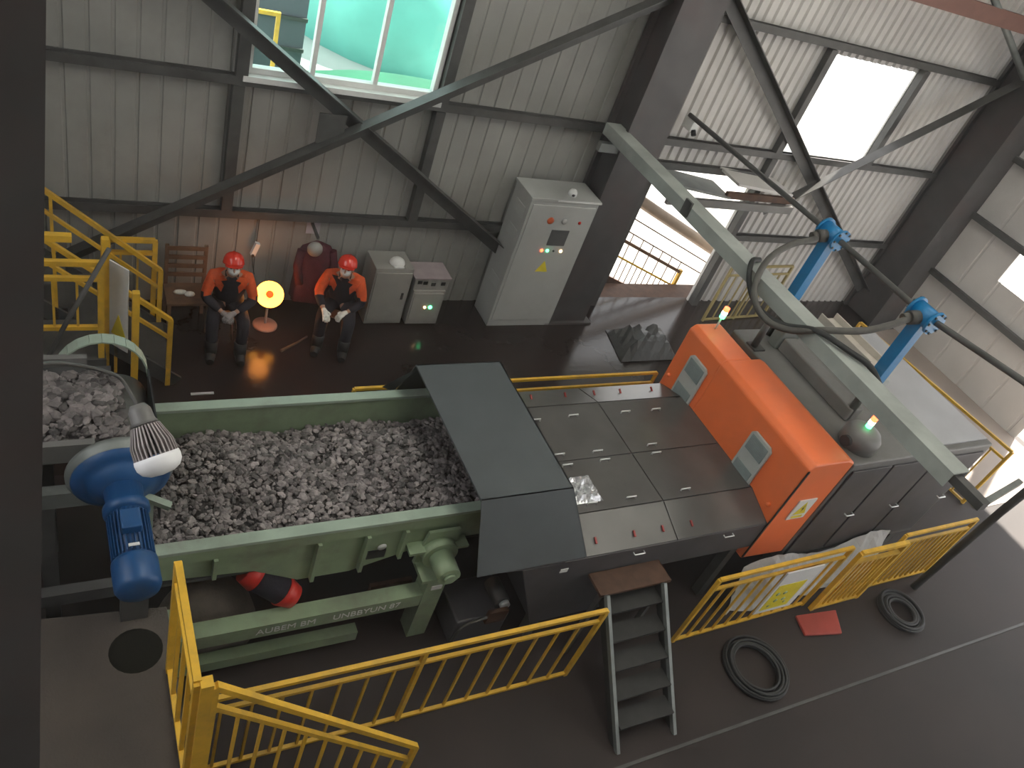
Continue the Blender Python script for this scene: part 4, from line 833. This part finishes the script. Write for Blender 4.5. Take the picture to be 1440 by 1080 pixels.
# ------------------------------------------------------------------ seated workers
def skin_mesh(name, verts, edges, radii, root, sub=1):
    me = bpy.data.meshes.new(name + '_t'); me.from_pydata([tuple(v) for v in verts], edges, [])
    o = bpy.data.objects.new(name + '_t', me); COL.objects.link(o)
    o.modifiers.new('k', 'SKIN').use_smooth_shade = True
    for i, r in enumerate(radii):
        s = me.skin_vertices[0].data[i]; r = r if isinstance(r, tuple) else (r, r); s.radius = r; s.use_root = (i == root)
    if sub: o.modifiers.new('s', 'SUBSURF').levels = sub
    dg = bpy.context.evaluated_depsgraph_get(); dg.update()
    res = bpy.data.meshes.new_from_object(o.evaluated_get(dg)); bpy.data.objects.remove(o)
    return res
def hand_chains(V, E, RD, wrist_i, w, fwd, sidev, nrm, palm=0.085, rr=0.010):
    """adds palm and five fingers to a skin skeleton; sidev points to the thumb side"""
    def add(p, r, par): V.append(p); RD.append(r); E.append((par, len(V) - 1)); return len(V) - 1
    pm = add(w + fwd * 0.045, (0.042, 0.026), wrist_i); pe = add(w + fwd * palm, (0.044, 0.022), pm)
    for k, (so, ln) in enumerate(((0.036, 0.072), (0.012, 0.084), (-0.012, 0.078), (-0.036, 0.060))):
        a = add(w + fwd * (palm + 0.012) + sidev * so, rr, pe)
        b_ = add(V[a] + (fwd * 0.8 - nrm * 0.4).normalized() * ln * 0.45, rr, a)
        add(V[b_] + (fwd * 0.3 - nrm * 0.9).normalized() * ln * 0.5, rr * 0.9, b_)
    a = add(w + fwd * 0.03 + sidev * 0.035, rr * 1.15, pm); b_ = add(V[a] + (fwd * 0.6 + sidev * 0.6).normalized() * 0.035, rr * 1.05, a); add(V[b_] + (fwd * 0.9 - nrm * 0.3).normalized() * 0.028, rr, b_)
def worker(base, ang, label, hands, headturn, glovecol):
    t = thing('person', label, 'person', base)
    ca, sa = math.cos(ang), math.sin(ang)
    def T(f, l, z): return Vector((base[0] + f * ca - l * sa, base[1] + f * sa + l * ca, base[2] + z))
    hip, mid, chest, neck = T(0, 0, .50), T(.05, 0, .68), T(.15, 0, .90), T(.22, 0, 1.02)
    hd0, hd1 = T(.27, 0, 1.11), T(.28, 0, 1.20)
    V = [hip, mid, chest, neck, hd0, hd1]; RD = [(.14, .11), (.13, .10), (.15, .10), .055, (.068, .08), (.078, .09)]; E = [(0, 1), (1, 2), (2, 3), (3, 4), (4, 5)]
    def add(p, r, par): V.append(p); RD.append(r); E.append((par, len(V) - 1)); return len(V) - 1
    wr = []
    for s, (hf, hl, hz, ef, el, ez) in zip((1, -1), hands):
        sh = add(T(.16, .17 * s, .95), .055, 2); el_i = add(T(ef, el, ez), .042, sh); w_i = add(T(hf, hl, hz), .028, el_i)
        wr.append((w_i, (V[w_i] - V[el_i]).normalized()))
        kn0 = add(T(.06, .10 * s, .49), .085, 0); kn = add(T(.44, .17 * s, .50), .06, kn0); an = add(T(.46, .16 * s, .10), .036, kn); add(T(.58, .17 * s, .05), .028, an)
    gV, gE, gR = [], [], []
    body = skin_mesh('body', V, E, RD, 0)
    def put(me, name, m, par=t):
        me.transform(Matrix.Translation(-Vector(base))); me.materials.clear()
        for q in (m if isinstance(m, list) else [m]): me.materials.append(q)
        me.polygons.foreach_set('use_smooth', [True] * len(me.polygons))
        o = bpy.data.objects.new(name, me); COL.objects.link(o); o.parent = par; return o
    # facial features joined to the body mesh
    turn = ang + headturn; F = Vector((math.cos(turn), math.sin(turn), 0.22)).normalized(); L = Vector((-math.sin(turn), math.cos(turn), 0)); U = F.cross(L)
    hc_ = T(.29, 0, 1.16)
    bm = bmesh.new(); bm.from_mesh(body)
    def blob(c, r, sc):
        x = MB().ball((0, 0, 0), r, 10, 7, sc); me = bpy.data.meshes.new('b'); me.from_pydata([tuple(c + F * v.x + L * v.y + U * v.z) for v in x.v], [], x.f); bm.from_mesh(me)
    blob(hc_, 0.085, (1.08, 0.9, 1.28)); blob(hc_ + F * .092 - U * .012, 0.016, (1, .8, 1.6))
    for s in (-1, 1): blob(hc_ + L * s * .078 - U * .01, 0.022, (.7, .45, 1.3))
    blob(hc_ + F * .088 - U * .052, 0.014, (.6, 1.8, .6))
    bm.to_mesh(body); bm.free()
    bo = put(body, 'body', M['skin'])
    ey = MB()
    for s in (-1, 1): ey.ball(hc_ + F * .084 + L * s * .032 + U * .018, 0.010, 8, 6)
    ey.build('eyes', M['eyewhite'], t)
    # trousers
    V2 = [hip, T(.02, 0, .60)]; R2 = [(.165, .135), (.155, .125)]; E2 = [(0, 1)]
    for s in (1, -1):
        i = len(V2); V2 += [T(.07, .11 * s, .49), T(.44, .17 * s, .505), T(.46, .16 * s, .14)]; R2 += [.105, .08, .07]; E2 += [(0, i), (i, i + 1), (i + 1, i + 2)]
    put(skin_mesh('trousers', V2, E2, R2, 0), 'trousers', M['navy'])
    for s in (1, -1):
        MB().tube([T(.45, .16 * s, .24), T(.46, .16 * s, .06)], [.078, .07], 12).tube([T(.42, .16 * s, .045), T(.52, .165 * s, .045), T(.62, .17 * s, .04)], [.062, .06, .045], 12).build('boot', M['black'], t)
    # jacket
    V3 = [T(.02, 0, .56), mid, chest, T(.20, 0, .99)]; R3 = [(.165, .13), (.165, .135), (.185, .135), (.10, .09)]; E3 = [(0, 1), (1, 2), (2, 3)]
    for s, (hf, hl, hz, ef, el, ez) in zip((1, -1), hands):
        i = len(V3); w_ = T(hf, hl, hz); e_ = T(ef, el, ez); V3 += [T(.16, .19 * s, .955), e_, e_.lerp(w_, 0.85)]; R3 += [.082, .068, .05]; E3 += [(2, i), (i, i + 1), (i + 1, i + 2)]
    jk = skin_mesh('jacket', V3, E3, R3, 1)
    mi = []
    for p in jk.polygons:
        c = p.center - Vector(base); f = c.x * ca + c.y * sa; l = -c.x * sa + c.y * ca
        orange = c.z > 0.74 and not (f > 0.2 and abs(l) < 0.065) 
        mi.append(0 if orange else 1)
    j = put(jk, 'jacket', [M['hivis'], M['navy']]); j.data.polygons.foreach_set('material_index', mi)
    cl = MB().lathe(T(.20, 0, 1.0), (V[3] - V[2]), [(.085, -0.02), (.078, .02), (.07, .055), (.06, .055)], 18).build('collar', M['navy'], t)
    # helmet
    hm_ = MB(); prof = [(0.0, .118), (.03, .116), (.06, .106), (.088, .085), (.106, .05), (.113, 0.01), (.118, -.005), (.110, -.008)]
    tilt = (U * 1.0 - F * 0.05).normalized()
    hm_.lathe(hc_ + U * .055 - F * .005, tilt, prof, 24); 
    fr = F - tilt * F.dot(tilt); fr.normalize()
    pts = []
    for k in range(9):
        a = -1.0 + 2.0 * k / 8; pts.append(hc_ + U * .05 + (fr * math.cos(a) + L * math.sin(a)) * .108)
    outer = [p + (p - (hc_ + U * .05)).normalized() * (.035 * math.cos((k - 4) / 4 * 1.4)) - U * .012 for k, p in enumerate(pts)]
    hm_.add(pts + outer + [p - U * .006 for p in pts + outer], [(k, k + 1, 10 + k, 9 + k) for k in range(8)] + [(18 + k, 27 + k, 28 + k, 19 + k) for k in range(8)])
    ho = hm_.build('helmet', M['helmet'], t)
    MB().beam(hc_ + U * .165 - fr * .06, hc_ + U * .168 + fr * .05, 0.02, 0.012, tuple(U)).build('ridge', M['helmet'], ho)
    # mask
    mk = MB(); vs = []
    for r_, (uu, ww, ff) in enumerate(((.012, .060, .088), (-.02, .066, .105), (-.05, .055, .100), (-.082, .03, .075))):
        for k in range(7):
            a = -1 + k / 3; vs.append(hc_ + U * uu + L * a * ww + F * (ff - abs(a) ** 2 * .035))
    mk.add(vs, [(r_ * 7 + k, r_ * 7 + k + 1, (r_ + 1) * 7 + k + 1, (r_ + 1) * 7 + k) for r_ in range(3) for k in range(6)], True)
    mo_ = mk.build('mask', M['white'], t); q = mo_.modifiers.new('s', 'SOLIDIFY'); q.thickness = 0.004
    # gloved hands
    for (wi, dr), s in zip(wr, (1, -1)):
        gv = [V[wi] - dr * 0.03, V[wi]]; ge = [(0, 1)]; gr = [.036, .030]
        sd = dr.cross(Vector((0, 0, 1))).normalized() * s; nm = sd.cross(dr).normalized()
        if nm.z < 0: nm = -nm
        hand_chains(gv, ge, gr, 1, V[wi], dr, sd, nm, rr=0.0135)
        put(skin_mesh('glove', gv, ge, gr, 0), 'glove', glovecol)
    stl = thing('stool', 'low dark stool under the ' + ('left' if base[0] < 2.4 else 'right') + ' seated worker', 'stool', (base[0], base[1], 0), 'stools under the workers')
    c = Vector(base)
    MB().lathe((c.x, c.y, 0.30), (0, 0, 1), [(0, 0), (.16, 0), (.16, .04), (0, .042)], 20).build('seat', M['wood'], stl)
    for k in range(4):
        a = k * math.pi / 2 + .4; MB().cyl((c.x + .16 * math.cos(a), c.y + .16 * math.sin(a), 0), (c.x + .11 * math.cos(a), c.y + .11 * math.sin(a), 0.30), .014, n=8).build('leg', M['wood'], stl)
    return t
worker((1.80, 7.86, 0), math.radians(-98), 'seated worker in orange jacket and red helmet, left of the glowing heater', ((.40, .05, .60, .22, .27, .68), (.38, -.06, .58, .22, -.27, .68)), 0.05, mat('dim_glove', (0.30, 0.27, 0.27), 0.8))
worker((3.16, 7.86, 0), math.radians(-112), 'seated worker in red helmet holding out a white gloved hand, right of the heater', ((.34, .10, .56, .20, .27, .66), (.46, -.16, .62, .25, -.28, .72)), -0.1, M['glove'])

# ------------------------------------------------------------------ dusty air of the hall
hz = bpy.data.materials.new('dusty_air'); hz.use_nodes = True
for n in list(hz.node_tree.nodes): hz.node_tree.nodes.remove(n)
ho_ = hz.node_tree.nodes.new('ShaderNodeOutputMaterial'); hv = hz.node_tree.nodes.new('ShaderNodeVolumeScatter')
hv.inputs['Density'].default_value = HAZE; hv.inputs['Anisotropy'].default_value = 0.35; hv.inputs['Color'].default_value = (1, 0.98, 0.95, 1)
hz.node_tree.links.new(hv.outputs[0], ho_.inputs['Volume'])
air = MB().box(-3.95, 14.3, -3.9, 8.4, 0.02, 8.9).build('dusty_air', hz); air['kind'] = 'structure'; air['label'] = 'thin dusty haze filling the hall'
